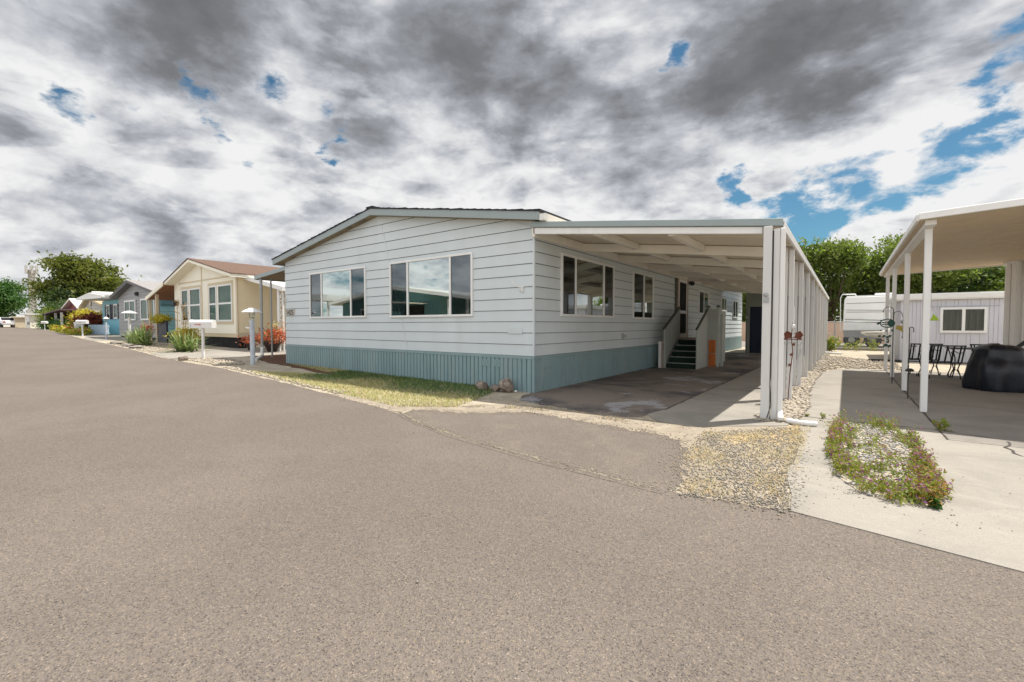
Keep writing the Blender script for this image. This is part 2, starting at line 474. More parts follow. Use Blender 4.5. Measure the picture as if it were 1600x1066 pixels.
class MB:
    def __init__(s):
        s.v, s.f, s.mi = [], [], []
        s.cur = 0

    def add(s, vs, fs):
        o = len(s.v)
        s.v += [tuple(q) for q in vs]
        for f in fs:
            s.f.append([i + o for i in f])
            s.mi.append(s.cur)
        return s

    def box(s, x0, x1, y0, y1, z0, z1):
        vs = [(x, y, z) for z in (z0, z1) for y in (y0, y1) for x in (x0, x1)]
        return s.add(vs, [(0, 2, 3, 1), (4, 5, 7, 6), (0, 1, 5, 4), (2, 6, 7, 3), (0, 4, 6, 2), (1, 3, 7, 5)])

    def bar(s, p, q, w, h, up=(0, 0, 1)):
        p, q = Vector(p), Vector(q)
        d = (q - p).normalized()
        u = Vector(up)
        if abs(d.dot(u)) > .98:
            u = Vector((0, 1, 0))
        a = d.cross(u).normalized() * (w / 2)
        b = a.cross(d).normalized() * (h / 2)
        vs = [c + sx * a + sy * b for c in (p, q) for (sx, sy) in ((-1, -1), (1, -1), (1, 1), (-1, 1))]
        return s.add(vs, [(3, 2, 1, 0), (4, 5, 6, 7), (0, 1, 5, 4), (1, 2, 6, 5), (2, 3, 7, 6), (3, 0, 4, 7)])

    def tube(s, pts, r, n=8, cap=True):
        pts = [Vector(p) for p in pts]
        rs = r if isinstance(r, (list, tuple)) else [r] * len(pts)
        vs, prev = [], None
        for i, p in enumerate(pts):
            t = (pts[min(i + 1, len(pts) - 1)] - pts[max(i - 1, 0)]).normalized()
            if prev is None:
                a = t.orthogonal().normalized()
            else:
                a = (prev - t * prev.dot(t))
                a = a.normalized() if a.length > 1e-6 else t.orthogonal().normalized()
            prev = a
            b = t.cross(a)
            for k in range(n):
                ang = 2 * math.pi * k / n
                vs.append(p + rs[i] * (a * math.cos(ang) + b * math.sin(ang)))
        fs = []
        for i in range(len(pts) - 1):
            for k in range(n):
                k2 = (k + 1) % n
                fs.append((i * n + k, i * n + k2, (i + 1) * n + k2, (i + 1) * n + k))
        if cap:
            fs.append(tuple(range(n - 1, -1, -1)))
            fs.append(tuple((len(pts) - 1) * n + k for k in range(n)))
        return s.add(vs, fs)

    def lathe(s, prof, c=(0, 0, 0), n=20):
        vs, fs = [], []
        for (r, z) in prof:
            for k in range(n):
                a = 2 * math.pi * k / n
                vs.append((c[0] + r * math.cos(a), c[1] + r * math.sin(a), c[2] + z))
        for i in range(len(prof) - 1):
            for k in range(n):
                k2 = (k + 1) % n
                fs.append((i * n + k, i * n + k2, (i + 1) * n + k2, (i + 1) * n + k))
        fs.append(tuple(range(n - 1, -1, -1)))
        fs.append(tuple((len(prof) - 1) * n + k for k in range(n)))
        return s.add(vs, fs)

    def prism(s, poly, axis, a0, a1):
        def P(u, w, a):
            return {'x': (a, u, w), 'y': (u, a, w), 'z': (u, w, a)}[axis]
        n = len(poly)
        vs = [P(u, w, a0) for u, w in poly] + [P(u, w, a1) for u, w in poly]
        fs = [tuple(range(n)), tuple(range(2 * n - 1, n - 1, -1))]
        fs += [(i, i + n, (i + 1) % n + n, (i + 1) % n) for i in range(n)]
        return s.add(vs, fs)

    def rock(s, c, r, sub=2, seed=0, amp=.25):
        bm = bmesh.new()
        bmesh.ops.create_icosphere(bm, subdivisions=sub, radius=1)
        rg = np.random.default_rng(seed)
        dirs = rg.normal(size=(9, 3))
        dirs /= np.linalg.norm(dirs, axis=1)[:, None]
        offs = rg.uniform(.55, .95, 9)
        vs = []
        for v in bm.verts:
            q = np.array(v.co)
            for d_, o_ in zip(dirs, offs):
                e = q @ d_
                if e > o_:
                    q = q - d_ * (e - o_)
            q = q * (1 + amp * .25 * math.sin(7 * q[0] + seed) * math.sin(6 * q[1] + 2 * q[2]))
            vs.append((c[0] + q[0] * r[0], c[1] + q[1] * r[1], c[2] + q[2] * r[2]))
        fs = [[v.index for v in f.verts] for f in bm.faces]
        bm.free()
        return s.add(vs, fs)

    def build(s, name, mats, parent=None, local=False, smooth=False, bevel=0.0, normals=True):
        me = bpy.data.meshes.new(name)
        off = Vector((0, 0, 0)) if (local or parent is None) else Vector(world_loc(parent))
        me.from_pydata([(Vector(q) - off) for q in s.v], [], s.f)
        ms = mats if isinstance(mats, (list, tuple)) else [mats]
        for mm in ms:
            me.materials.append(mm)
        if len(ms) > 1:
            me.polygons.foreach_set('material_index', s.mi)
        if normals:
            bm = bmesh.new()
            bm.from_mesh(me)
            bmesh.ops.recalc_face_normals(bm, faces=bm.faces)
            bm.to_mesh(me)
            bm.free()
        if smooth:
            me.shade_smooth()
        me.update()
        o = bpy.data.objects.new(name, me)
        COL.objects.link(o)
        if parent is not None:
            o.parent = parent
        if bevel:
            b = o.modifiers.new('bevel', 'BEVEL')
            b.width = bevel
            b.segments = 1
            b.limit_method = 'ANGLE'
        return o


def world_loc(o):
    p = Vector((0, 0, 0))
    while o is not None:
        p = p + o.location
        o = o.parent
    return p


def fast_mesh(name, verts, faces, mats, mi=None, parent=None, smooth=False):
    """big numpy meshes: verts (n,3), faces (m,k)"""
    me = bpy.data.meshes.new(name)
    verts = np.asarray(verts, dtype=np.float32)
    if parent is not None:
        verts = verts - np.array(world_loc(parent), dtype=np.float32)
    faces = np.asarray(faces, dtype=np.int32)
    k = faces.shape[1]
    me.vertices.add(len(verts))
    me.vertices.foreach_set('co', verts.ravel())
    me.loops.add(faces.size)
    me.loops.foreach_set('vertex_index', faces.ravel())
    me.polygons.add(len(faces))
    me.polygons.foreach_set('loop_start', np.arange(0, faces.size, k, dtype=np.int32))
    for mm in (mats if isinstance(mats, (list, tuple)) else [mats]):
        me.materials.append(mm)
    if mi is not None:
        me.polygons.foreach_set('material_index', np.asarray(mi, dtype=np.int32))
    me.update(calc_edges=True)
    me.validate()
    if smooth:
        me.shade_smooth()
    o = bpy.data.objects.new(name, me)
    COL.objects.link(o)
    if parent is not None:
        o.parent = parent
    return o


def tag(o, label=None, cat=None, group=None, kind=None):
    if label:
        o['label'] = label
    if cat:
        o['category'] = cat
    if group:
        o['group'] = group
    if kind:
        o['kind'] = kind
    return o


def thing(name, label, cat, loc=(0, 0, 0), rz=0.0, group=None):
    o = bpy.data.objects.new(name, None)
    COL.objects.link(o)
    o.empty_display_size = 0.3
    o.location = loc
    o.rotation_euler = (0, 0, rz)
    return tag(o, label, cat, group)


def dup(root, loc, rz, label=None, group=None):
    r = root.copy()
    COL.objects.link(r)
    r.location = loc
    r.rotation_euler = (0, 0, rz)
    if label:
        r['label'] = label
    if group:
        r['group'] = group
    for ch in list(root.children):
        c = ch.copy()
        COL.objects.link(c)
        c.parent = r
        for g in list(ch.children):
            e = g.copy()
            COL.objects.link(e)
            e.parent = c
    return r


def sheet(name, poly, dz, m, kind='structure', label=None, cat=None):
    bm = bmesh.new()
    vs = [bm.verts.new((x, y, 0)) for x, y in poly]
    bm.faces.new(vs)
    bmesh.ops.triangulate(bm, faces=bm.faces[:])
    for xc in (0.0, -95.0):
        bmesh.ops.bisect_plane(bm, geom=bm.verts[:] + bm.edges[:] + bm.faces[:], plane_co=(xc, 0, 0), plane_no=(1, 0, 0))
    for v in bm.verts:
        v.co.z = gz(v.co.x) + dz
    bm.normal_update()
    for f in bm.faces:
        if f.normal.z < 0:
            f.normal_flip()
    if dz > 0:      # turn the rim down into the ground
        be = [e for e in bm.edges if len(e.link_faces) == 1]
        r_ = bmesh.ops.extrude_edge_only(bm, edges=be)
        for v in [q for q in r_['geom'] if isinstance(q, bmesh.types.BMVert)]:
            v.co.z -= .04
    bm.normal_update()
    me = bpy.data.meshes.new(name)
    bm.to_mesh(me)
    bm.free()
    me.materials.append(m)
    o = bpy.data.objects.new(name, me)
    COL.objects.link(o)
    return tag(o, label, cat, None, kind)


def jag(pts, amp, step=.25, seed=1):
    """subdivide a polyline and roughen it"""
    rg = random.Random(seed)
    out = []
    for (x0, y0), (x1, y1) in zip(pts[:-1], pts[1:]):
        n = max(1, int(math.hypot(x1 - x0, y1 - y0) / step))
        for i in range(n):
            t = i / n
            k = 0 if i == 0 and not out else 1
            out.append((x0 + (x1 - x0) * t + k * rg.uniform(-amp, amp), y0 + (y1 - y0) * t + k * rg.uniform(-amp, amp)))
    out.append(pts[-1])
    return out


def in_poly(px, py, poly):
    inside = np.zeros(px.shape, bool)
    n = len(poly)
    for i in range(n):
        x0, y0 = poly[i]
        x1, y1 = poly[(i + 1) % n]
        c = ((y0 > py) != (y1 > py)) & (px < (x1 - x0) * (py - y0) / (y1 - y0 + 1e-12) + x0)
        inside ^= c
    return inside


def sample(poly, n, rg):
    xs = [p[0] for p in poly]
    ys = [p[1] for p in poly]
    out = np.zeros((0, 2))
    while len(out) < n:
        q = rg.uniform((min(xs), min(ys)), (max(xs), max(ys)), (n * 2, 2))
        out = np.vstack([out, q[in_poly(q[:, 0], q[:, 1], poly)]])
    return out[:n]


def gzv(x):
    return np.where(x >= 0, 0.0, np.where(x > -95, -0.0105 * x, 0.9975))


# ------------------------------------------------------------------ the ground
EDGE = [(60, -8.0), (20, -4.6), (8, -3.75), (5.22, -3.40), (4.6, -3.28), (4.24, -3.27), (3.6, -3.38), (2.3, -3.30), (1.0, -3.10), (-.1, -2.78), (-.84, -2.60), (-2.5, -2.40),
        (-4.5, -2.20), (-6.5, -2.02), (-8.8, -1.80), (-10.7, -1.80), (-13.5, -1.72), (-16.5, -1.40), (-20.4, -1.05), (-27.3, -.55), (-34.2, -.1), (-48, 1.05),
        (-65, 2.3), (-80, 3.0), (-95, 2.0), (-150, 1.5), (-260, 2)]
sheet('ground', [(-900, -700), (700, -700), (700, 900), (-900, 900)], 0.0, M_DIRT)
tag(bpy.data.objects['ground'], kind='structure')
edge_r = jag(EDGE[:4], .02, .3, 3)[:-1] + jag(EDGE[3:21], .035, .22, 4)[:-1] + EDGE[20:]
xs_ = sorted([q for q in edge_r], key=lambda q: q[0])
ex_, ey_ = [q[0] for q in xs_], [q[1] for q in xs_]
cuts_ = sorted(set(ex_ + [0.0, -95.0] + [float(k) for k in range(-250, 60, 10)]))
mb = MB()
vs_, fs_ = [], []
ROWS = 7
for x in cuts_:
    y1 = float(np.interp(x, ex_, ey_))
    y0 = -11.2
    vs_ += [(x, y1, gz(x) - .03)] + [(x, y1 + (y0 - y1) * k / (ROWS - 1), gz(x) + .004) for k in range(ROWS)]
for i in range(len(cuts_) - 1):
    a, b = i * (ROWS + 1), (i + 1) * (ROWS + 1)
    fs_ += [(a + k, a + k + 1, b + k + 1, b + k) for k in range(ROWS)]
mb.add(vs_, fs_)
tag(mb.build('road', M_ROAD), kind='structure')
APRON = [(-.3, -2.80)] + jag([(-.45, -2.42), (.3, -2.12), (1.0, -1.55), (1.7, -1.62), (2.3, -1.72), (2.9, -1.75), (3.15, -1.95), (3.3, -2.35), (3.45, -2.95), (3.5, -3.30)], .055, .07, 6) \
    + [(3.45, -3.5), (2.3, -3.42), (1.0, -3.22), (0, -2.92)]
sheet('driveway_apron', APRON, .0065, M_APRON)
SANDP = jag([(-2.6, -2.36), (-.9, -2.0), (.2, -1.35), (1.1, -.88), (2.2, -1.05), (3.05, -1.10), (3.75, -.55), (4.05, -.3)], .05, .08, 8) + jag([(4.15, -1.0), (4.15, -2.9), (4.23, -3.27), (3.9, -3.36), (3.45, -3.40)], .03, .08, 9) \
    + jag([(2.3, -3.20), (1.0, -2.98), (-.1, -2.70), (-.84, -2.62), (-2.5, -2.42)], .03, .08, 10)
sheet('sandy_strip', SANDP, .0055, M_SAND)
sheet('stained_driveway', jag([(-.02, 15.4), (-.02, -.3), (.3, -.85), (1.1, -1.0), (1.9, -1.15), (2.32, -.95)], .045, .10, 12) + [(2.42, -.2), (2.50, 6.5), (2.54, 15.4)], .008, M_STAINED)
sheet('carport_slab', [(2.35, -.75), (2.6, -1.08), (3.02, -1.16), (3.95, -.42), (3.95, 19.2), (2.57, 19.2), (2.52, 6.5), (2.44, -.2)], .012, M_CONC)
WALK = jag([(4.22, -3.30), (4.13, -2.3), (4.15, -1.1), (4.03, .1), (4.06, 1.2), (3.98, 2.8), (3.97, 5.0), (4.02, 7.2)], .02, .3, 13) + [(4.25, 8.5), (4.75, 9.1), (5.2, 9.15), (5.36, 9.15), (5.36, -.2), (6.5, -.2),
        (9.5, -.2), (12, -.2), (12, -4.15), (8, -3.83), (5.22, -3.47)]
sheet('concrete_walk', WALK, .010, M_CONC)
sheet('patio_slab', [(5.375, -.19), (5.375, 9.15), (12, 9.15), (12, -.19)], .011, M_CONC2)
sheet('cream_house_driveway', jag([(-16.4, -1.35), (-12.6, -1.70), (-12.1, -.6)], .05, .4, 14) + [(-12.3, .55), (-12.6, 3), (-13.0, 12), (-17.3, 12), (-17.3, .2)], .010, M_CONC)
sheet('red_dirt', jag([(-13, .45), (-9.0, -.35), (-5.2, -.8), (-3.4, -1.0), (-3.2, -.3), (-3.3, .02)], .06, .3, 15) + [(-8.9, .02), (-8.9, 3), (-12.4, 3)], .006, M_BARK)
sheet('far_driveway', [(-40, 1.0), (-36, .15), (-31, -.2), (-30, 3), (-38, 4.5)], .018, M_CONC)
sheet('teal_house_driveway', [(-49, 1.5), (-41, .7), (-40.5, 3), (-48, 5)], .018, M_CONC)
sheet('back_lane', [(-60, 21.6), (60, 21.6), (60, 31), (-60, 31)], .008, M_CONC2)


# thin things lying on the ground: joints and cracks
def crack(name, pts, w, dz, m, seed=1, amp=.012):
    rg = random.Random(seed)
    L, Rr = [], []
    P = jag(pts, amp, .10, seed)
    for i, (x, y) in enumerate(P):
        a = P[max(0, i - 1)]
        b = P[min(len(P) - 1, i + 1)]
        dx, dy = b[0] - a[0], b[1] - a[1]
        l = math.hypot(dx, dy) + 1e-9
        ww = w * rg.uniform(.35, 1.0)
        L.append((x - dy / l * ww, y + dx / l * ww))
        Rr.append((x + dy / l * ww, y - dx / l * ww))
    mb = MB()
    n = len(P)
    mb.add([(x, y, gz(x) + dz) for x, y in L + Rr], [(i, i + 1, n + i + 1, n + i) for i in range(n - 1)])
    return tag(mb.build(name, m), kind='structure')


crack('pavement_crack', [(5.36, .33), (5.95, .1), (6.6, .22)], .010, .0145, M_CRACK, 3, .004)
crack('pavement_crack', [(5.25, .33), (5.36, .33)], .010, .0145, M_CRACK, 4, .004)
crack('pavement_crack', [(5.85, .05), (5.75, -.5), (6.1, -1.1), (6.3, -2.0)], .012, .0145, M_CRACK, 5, .03)
crack('pavement_joint', [(4.03, .35), (4.5, .3), (5.25, .33)], .012, .0145, M_CRACK, 6, .003)
crack('pavement_joint', [(5.37, -.2), (5.37, 9.1)], .014, .0155, M_CRACK, 7, .002)
crack('slab_joint', [(2.45, .95), (3.9, .95)], .010, .0165, M_CRACK, 8, .003)
crack('slab_joint', [(2.46, 2.55), (3.9, 2.55)], .010, .0165, M_CRACK, 9, .003)
crack('slab_joint', [(2.47, 4.4), (3.9, 4.4)], .010, .0165, M_CRACK, 10, .003)
crack('slab_joint', [(2.44, -.3), (2.50, 6.5), (2.54, 15)], .016, .0165, M_CRACK, 11, .006)
for i, seg in enumerate([[(-.5, -2.62), (-.1, -2.80), (.3, -2.95)], [(.55, -3.02), (1.2, -3.16)], [(1.7, -3.24), (2.4, -3.33)], [(2.7, -3.36), (3.1, -3.40)]]):
    crack('road_seam', seg, .014, .0082, M_SANDD, 30 + i, .02)
for i, seg in enumerate([[(-.45, -2.66), (.0, -2.86)], [(.2, -2.95), (.7, -3.09)], [(1.5, -3.24), (1.8, -3.28)]]):
    crack('road_seam', seg, .006, .0086, M_CRACK, 40 + i, .015)


# ------------------------------------------------------------------ stones, grass
def stones(name, pts, rmin, rmax, m, rg, flat=.6, dz=0.0, parent=None):
    """many small six-cornered stones in one mesh"""
    n = len(pts)
    base = np.array([(1, 0, 0), (0, 1, 0), (-1, 0, 0), (0, -1, 0), (0, 0, 1), (0, 0, -1)], float)
    tri = np.array([(0, 1, 4), (1, 2, 4), (2, 3, 4), (3, 0, 4), (1, 0, 5), (2, 1, 5), (3, 2, 5), (0, 3, 5)])
    r = rmin + (rmax - rmin) * rg.power(1.0, n) ** 2.2
    sc = rg.uniform(.6, 1.25, (n, 6, 1)) * base[None]
    sc[:, :, :2] += rg.uniform(-.28, .28, (n, 6, 2))
    sc[:, :, 2] *= flat
    a = rg.uniform(0, 6.28, n)
    ca, sa = np.cos(a)[:, None], np.sin(a)[:, None]
    X = sc[:, :, 0] * ca - sc[:, :, 1] * sa
    Y = sc[:, :, 0] * sa + sc[:, :, 1] * ca
    V = np.stack([X, Y, sc[:, :, 2]], -1) * r[:, None, None]
    V[:, :, 0] += pts[:, 0:1]
    V[:, :, 1] += pts[:, 1:2]
    V[:, :, 2] += (gzv(pts[:, 0]) + dz + r * .22)[:, None]
    F = (tri[None] + (np.arange(n) * 6)[:, None, None]).reshape(-1, 3)
    return fast_mesh(name, V.reshape(-1, 3), F, m, None, parent)


def blades(pts, hmin, hmax, w, lean, rg, dz=0.0):
    """tapered bent blades: two tris + tip"""
    n = len(pts)
    h = rg.uniform(hmin, hmax, n)
    a = rg.uniform(0, 6.28, n)
    l = rg.uniform(.1, lean, n) * h
    b = a + rg.uniform(-.5, .5, n)
    px, py = -np.sin(a) * w, np.cos(a) * w
    z0 = gzv(pts[:, 0]) + dz
    lx, ly = np.cos(b) * l, np.sin(b) * l
    v0 = np.stack([pts[:, 0] - px, pts[:, 1] - py, z0], -1)
    v1 = np.stack([pts[:, 0] + px, pts[:, 1] + py, z0], -1)
    v2 = np.stack([pts[:, 0] + px * .7 + lx * .4, pts[:, 1] + py * .7 + ly * .4, z0 + h * .6], -1)
    v3 = np.stack([pts[:, 0] - px * .7 + lx * .4, pts[:, 1] - py * .7 + ly * .4, z0 + h * .6], -1)
    v4 = np.stack([pts[:, 0] + lx, pts[:, 1] + ly, z0 + h], -1)
    V = np.stack([v0, v1, v2, v3, v4], 1).reshape(-1, 3)
    i = (np.arange(n) * 5)[:, None]
    F = np.concatenate([i + np.array([[0, 1, 2]]), i + np.array([[0, 2, 3]]), i + np.array([[3, 2, 4]])], 0)
    return V, F


def clumpy(poly, n, rg, freq=2.2, bias=0.0):
    q = sample(poly, n * 3, rg)
    f = np.sin(q[:, 0] * freq * 2.1 + 1.3) * np.sin(q[:, 1] * freq * 2.9 + .7) + .6 * np.sin(q[:, 0] * freq * 5.3 + q[:, 1] * 3.1) + rg.normal(0, .55, len(q))
    return q[np.argsort(-(f + bias))][:n]


def ribbon(pts, n, w, rg):
    P = np.array(pts)
    L = np.concatenate([[0], np.cumsum(np.linalg.norm(np.diff(P, axis=0), axis=1))])
    t_ = rg.uniform(0, L[-1], n)
    return np.column_stack([np.interp(t_, L, P[:, 0]), np.interp(t_, L, P[:, 1])]) + rg.normal(0, w, (n, 2))


GRASS = [(-8.6, -.1), (-3.2, -.02), (-.75, -.03), (-.55, -.5), (-.35, -1.1), (-.1, -1.9), (-.8, -2.42), (-2.4, -2.28), (-4.5, -2.05), (-7.2, -1.75), (-6.2, -1.2), (-5.0, -.7)]
g = sample(GRASS, 30000, RNG)
yy = g[:, 1] + RNG.normal(0, .22, len(g)) + .25 * np.sin(g[:, 0] * 2.3)
green = (yy > -1.30 - .10 * g[:, 0] * (g[:, 0] > -4)) & (g[:, 0] > -5.6)
V, F = blades(g, .02, .06, .0042, 2.2, RNG)
gm = np.where(green, np.where(RNG.random(len(g)) < .8, 0, 2), np.where(RNG.random(len(g)) < .34, 2, 1))
fmi = np.concatenate([gm] * 3)
tag(fast_mesh('grass', V, F, [M_GRASSG, M_STRAW, M_GRASSM], fmi), kind='stuff')

STRAWP = jag([(3.42, -1.55), (3.85, -.62), (4.08, -.35), (4.10, -1.2)], .05, .08, 21) + jag([(3.95, -1.5), (3.75, -1.2), (3.6, -1.7)], .06, .08, 22)
sheet('straw_mat', STRAWP, .0075, mat('dead_straw', (.47, .36, .21), .95, .25, 18, .7, 60, .1, (.33, .26, .17), (.45, .6), 12, fine=.3, fscale=90))
DRYP = [(3.22, -1.35), (3.8, -.72), (4.1, -.38), (4.15, -1.0), (4.13, -2.9), (4.22, -3.28), (3.55, -3.38), (3.32, -2.5)]
BORD = [(-.2, -1.9), (.7, -1.5), (1.4, -1.25), (2.3, -1.45), (2.9, -1.5), (3.05, -1.25), (2.2, -1.2), (1.1, -1.02), (.2, -1.4)]
LEFTB = [(-13.5, -1.5), (-9.0, -1.55), (-6.8, -1.75), (-6.6, -1.2), (-8.6, -.9), (-10.3, -.65), (-12.6, -.4), (-13.8, -.6)]
gs_ = np.vstack([clumpy(DRYP, 2600, RNG), sample(DRYP, 900, RNG) + RNG.normal(0, .07, (900, 2)), clumpy(BORD, 500, RNG), sample(LEFTB, 900, RNG), sample([(4.0, -.3), (4.18, -.3), (4.18, -2.4), (4.08, -2.4)], 700, RNG),
                 sample([(3.65, -.35), (4.1, -.35), (4.1, 1.2), (3.9, 1.2)], 260, RNG)])
V, F = blades(gs_, .006, .026, .0022, 3.4, RNG, .008)
tag(fast_mesh('dry_grass', V, F, [M_STRAW, M_RUSTG], np.concatenate([(RNG.random(len(gs_)) < .25).astype(int)] * 3)), kind='stuff')

STRIP = [(3.58, -.35), (4.02, -.2), (4.07, 1.2), (3.98, 2.8), (3.97, 5.0), (4.03, 7.2), (4.3, 8.6), (5.0, 9.25), (5.8, 9.3), (5.8, 12.9), (4.0, 15), (3.95, 20), (3.62, 20)]
tag(stones('pebble_strip', np.vstack([sample(STRIP[:6] + [(3.62, 7.2)], 2600, RNG), sample(STRIP, 3000, RNG)]), .016, .055, M_PEB, RNG, .55, .012), kind='stuff')
tag(stones('loose_gravel', np.vstack([ribbon([(4.14, -1.6), (4.17, -2.6), (4.2, -3.26), (3.5, -3.38)], 1300, .05, RNG), sample(DRYP, 6500, RNG) + RNG.normal(0, .055, (6500, 2)), clumpy(DRYP, 2500, RNG, 1.1), clumpy(BORD, 900, RNG)]), .002, .0125, M_GRIT, RNG, .7, .008), kind='stuff')
LGRAV = [(-12.6, -1.55), (-9.2, -1.6), (-9.2, -1.0), (-10.6, -.6), (-12.0, -.35)]
tag(stones('verge_gravel', np.vstack([sample(LGRAV, 1200, RNG), sample([(-8.8, -1.72), (-2.5, -2.3), (-2.6, -2.1), (-8.8, -1.5)], 500, RNG),
                                      sample([(-27, -.45), (-16.6, -1.3), (-17.2, .6), (-25, 1.4)], 1500, RNG)]), .012, .05, M_PEB, RNG, .6, .004), kind='stuff')
BL = [(-.45, -2.42), (.3, -2.12), (1.0, -1.55), (1.7, -1.62), (2.3, -1.72), (2.9, -1.75), (3.15, -1.95), (3.3, -2.35), (3.45, -2.95), (3.6, -3.35), (4.2, -3.28)]
SEAM = [(-.5, -2.62), (.3, -2.95), (1.2, -3.16), (2.4, -3.33), (3.4, -3.42)]
VERGE = [(-13.5, -1.72), (-8.8, -1.80), (-6.5, -2.02), (-4.5, -2.2), (-2.5, -2.4), (-.84, -2.6)]
tag(stones('border_grit', np.vstack([ribbon(BL, 3600, .09, RNG), ribbon(SEAM, 1200, .045, RNG), ribbon(VERGE, 2200, .07, RNG), ribbon([(-.2, -1.0), (1.1, -.9), (2.3, -.95), (3.0, -1.15)], 700, .07, RNG)]),
           .002, .010, M_SANDG, RNG, .6, .008), kind='stuff')
V, F = blades(ribbon(SEAM, 90, .04, RNG), .005, .018, .003, 2.4, RNG, .01)
tag(fast_mesh('seam_grass', V, F, [M_STRAW]), kind='stuff')
M_LITTER = mat('leaf_litter', (.06, .045, .03), .9, .4, 30)
tag(stones('leaf_litter', np.vstack([ribbon([(4.35, -2.3), (4.6, -2.75), (5.0, -2.75)], 120, .14, RNG), sample([(4.2, -3.2), (4.2, -1.5), (6.5, -1.0), (6.0, -3.3)], 90, RNG)]), .002, .008, M_LITTER, RNG, .35, .012), kind='stuff')
rd = np.column_stack([RNG.uniform(-12, 6, 260), RNG.uniform(-7.5, -2.8, 260)])
tag(stones('road_grit', rd, .003, .010, M_GRIT, RNG, .7, .006), kind='stuff')


# ------------------------------------------------------------------ building helpers
def TF(y0=0.0, x0=0.0):      # front wall facing -Y: u along +X
    return lambda u, w, z: (x0 + u, y0 - w, z)


def TR(x0=0.0, y0=0.0):      # right wall facing +X: u along +Y
    return lambda u, w, z: (x0 + w, y0 + u, z)


def tbox(mb, T, u0, u1, w0, w1, z0, z1):
    vs = [T(u, w, z) for z in (z0, z1) for w in (w0, w1) for u in (u0, u1)]
    mb.add(vs, [(0, 2, 3, 1), (4, 5, 7, 6), (0, 1, 5, 4), (2, 6, 7, 3), (0, 4, 6, 2), (1, 3, 7, 5)])


def clapboards(mb, T, xl, xr, z0, z1, step, out=.016, seams=(), seed=1, jit=.003):
    rg = random.Random(seed)
    z = z0
    while z < z1 - 1e-3:
        zt = min(z + step, z1)
        a0, b0, a1, b1 = xl(z), xr(z), xl(zt), xr(zt)
        if b0 - a0 < .02:
            break
        cuts = [a0] + [s for s in seams if a0 < s < b0] + [b0]
        for i in range(len(cuts) - 1):
            u0, u1 = cuts[i], cuts[i + 1]
            t0 = a1 if i == 0 else min(max(u0, a1), b1)
            t1 = b1 if i == len(cuts) - 2 else max(min(u1, b1), a1)
            dz = rg.uniform(-jit, jit)
            o = out + rg.uniform(0, .003)
            mb.add([T(u0, o, z + dz), T(u1, o, z + dz), T(t1, .004, zt), T(t0, .004, zt), T(u0, 0, z + dz + .004), T(u1, 0, z + dz + .004)],
                   [(0, 1, 2, 3)])
            mb.cur = 1      # shadow line of the lap, painted as a dark strip under the lip
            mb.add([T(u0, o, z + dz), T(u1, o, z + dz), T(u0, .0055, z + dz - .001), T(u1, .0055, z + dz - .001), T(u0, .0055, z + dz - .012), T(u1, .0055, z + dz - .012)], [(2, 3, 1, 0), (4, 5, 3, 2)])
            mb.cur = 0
        z = zt


def window(parent, T, u0, u1, z0, z1, splits, kinds, frame=M_FRAME, fw=.045, proud=.05, curtain=True):
    """frame with its panes and what hangs behind them"""
    mb = MB()
    tbox(mb, T, u0, u1, 0, proud, z0, z0 + fw)
    tbox(mb, T, u0, u1, 0, proud, z1 - fw, z1)
    tbox(mb, T, u0, u0 + fw, 0, proud, z0 + fw, z1 - fw)
    tbox(mb, T, u1 - fw, u1, 0, proud, z0 + fw, z1 - fw)
    for s in splits:
        tbox(mb, T, s - fw * .55, s + fw * .55, 0, proud - .006, z0 + fw, z1 - fw)
    o = mb.build('window', frame, parent, bevel=.004, local=False)
    # window frames are in world coordinates relative to the house
    cuts = [u0 + fw] + [c for s in splits for c in (s - fw * .55, s + fw * .55)] + [u1 - fw]
    for i, k in enumerate(kinds):
        a, b = cuts[2 * i], cuts[2 * i + 1]
        p = MB()
        tbox(p, T, a, b, proud - .030, proud - .026, z0 + fw, z1 - fw)
        p.build('pane', M_SCREEN if k == 's' else (M_GLASS if k == 'g' else (M_GLASSN if k == 'n' else M_GLASSD)), o)
        if curtain and k != 'd':
            c = MB()
            n = max(6, int((b - a) / .022))
            vs = []
            for j in range(n + 1):
                u = a + (b - a) * j / n
                w = .014 + .004 * math.sin(j * 1.7) + .002 * math.sin(j * .9)
                vs += [T(u, w, z0 + fw), T(u, w, z1 - fw)]
            c.add(vs, [(2 * j, 2 * j + 2, 2 * j + 3, 2 * j + 1) for j in range(n)])
            c.build('blind' if k == 'g' else 'curtain', M_BLIND if k == 'g' else M_CURT, o)
    return o


def text_obj(name, body, size, T, u, z, w, m, parent, ext=.006):
    cu = bpy.data.curves.new(name, 'FONT')
    cu.body = body
    cu.size = size
    cu.extrude = ext
    tmp = bpy.data.objects.new(name, cu)
    COL.objects.link(tmp)
    dg = bpy.context.evaluated_depsgraph_get()
    me = bpy.data.meshes.new_from_object(tmp.evaluated_get(dg))
    COL.objects.unlink(tmp)
    bpy.data.objects.remove(tmp)
    off = world_loc(parent)
    for v in me.vertices:
        v.co = Vector(T(u + v.co.x, w + v.co.z, z + v.co.y)) - off
    me.materials.clear()
    me.materials.append(m)
    o = bpy.data.objects.new(name, me)
    COL.objects.link(o)
    o.parent = parent
    return o


# ------------------------------------------------------------------ the main house
XL, HD, PK = -8.85, 20.0, -4.43
US = .163


def under(x):
    return 3.79 - US * abs(x - PK)


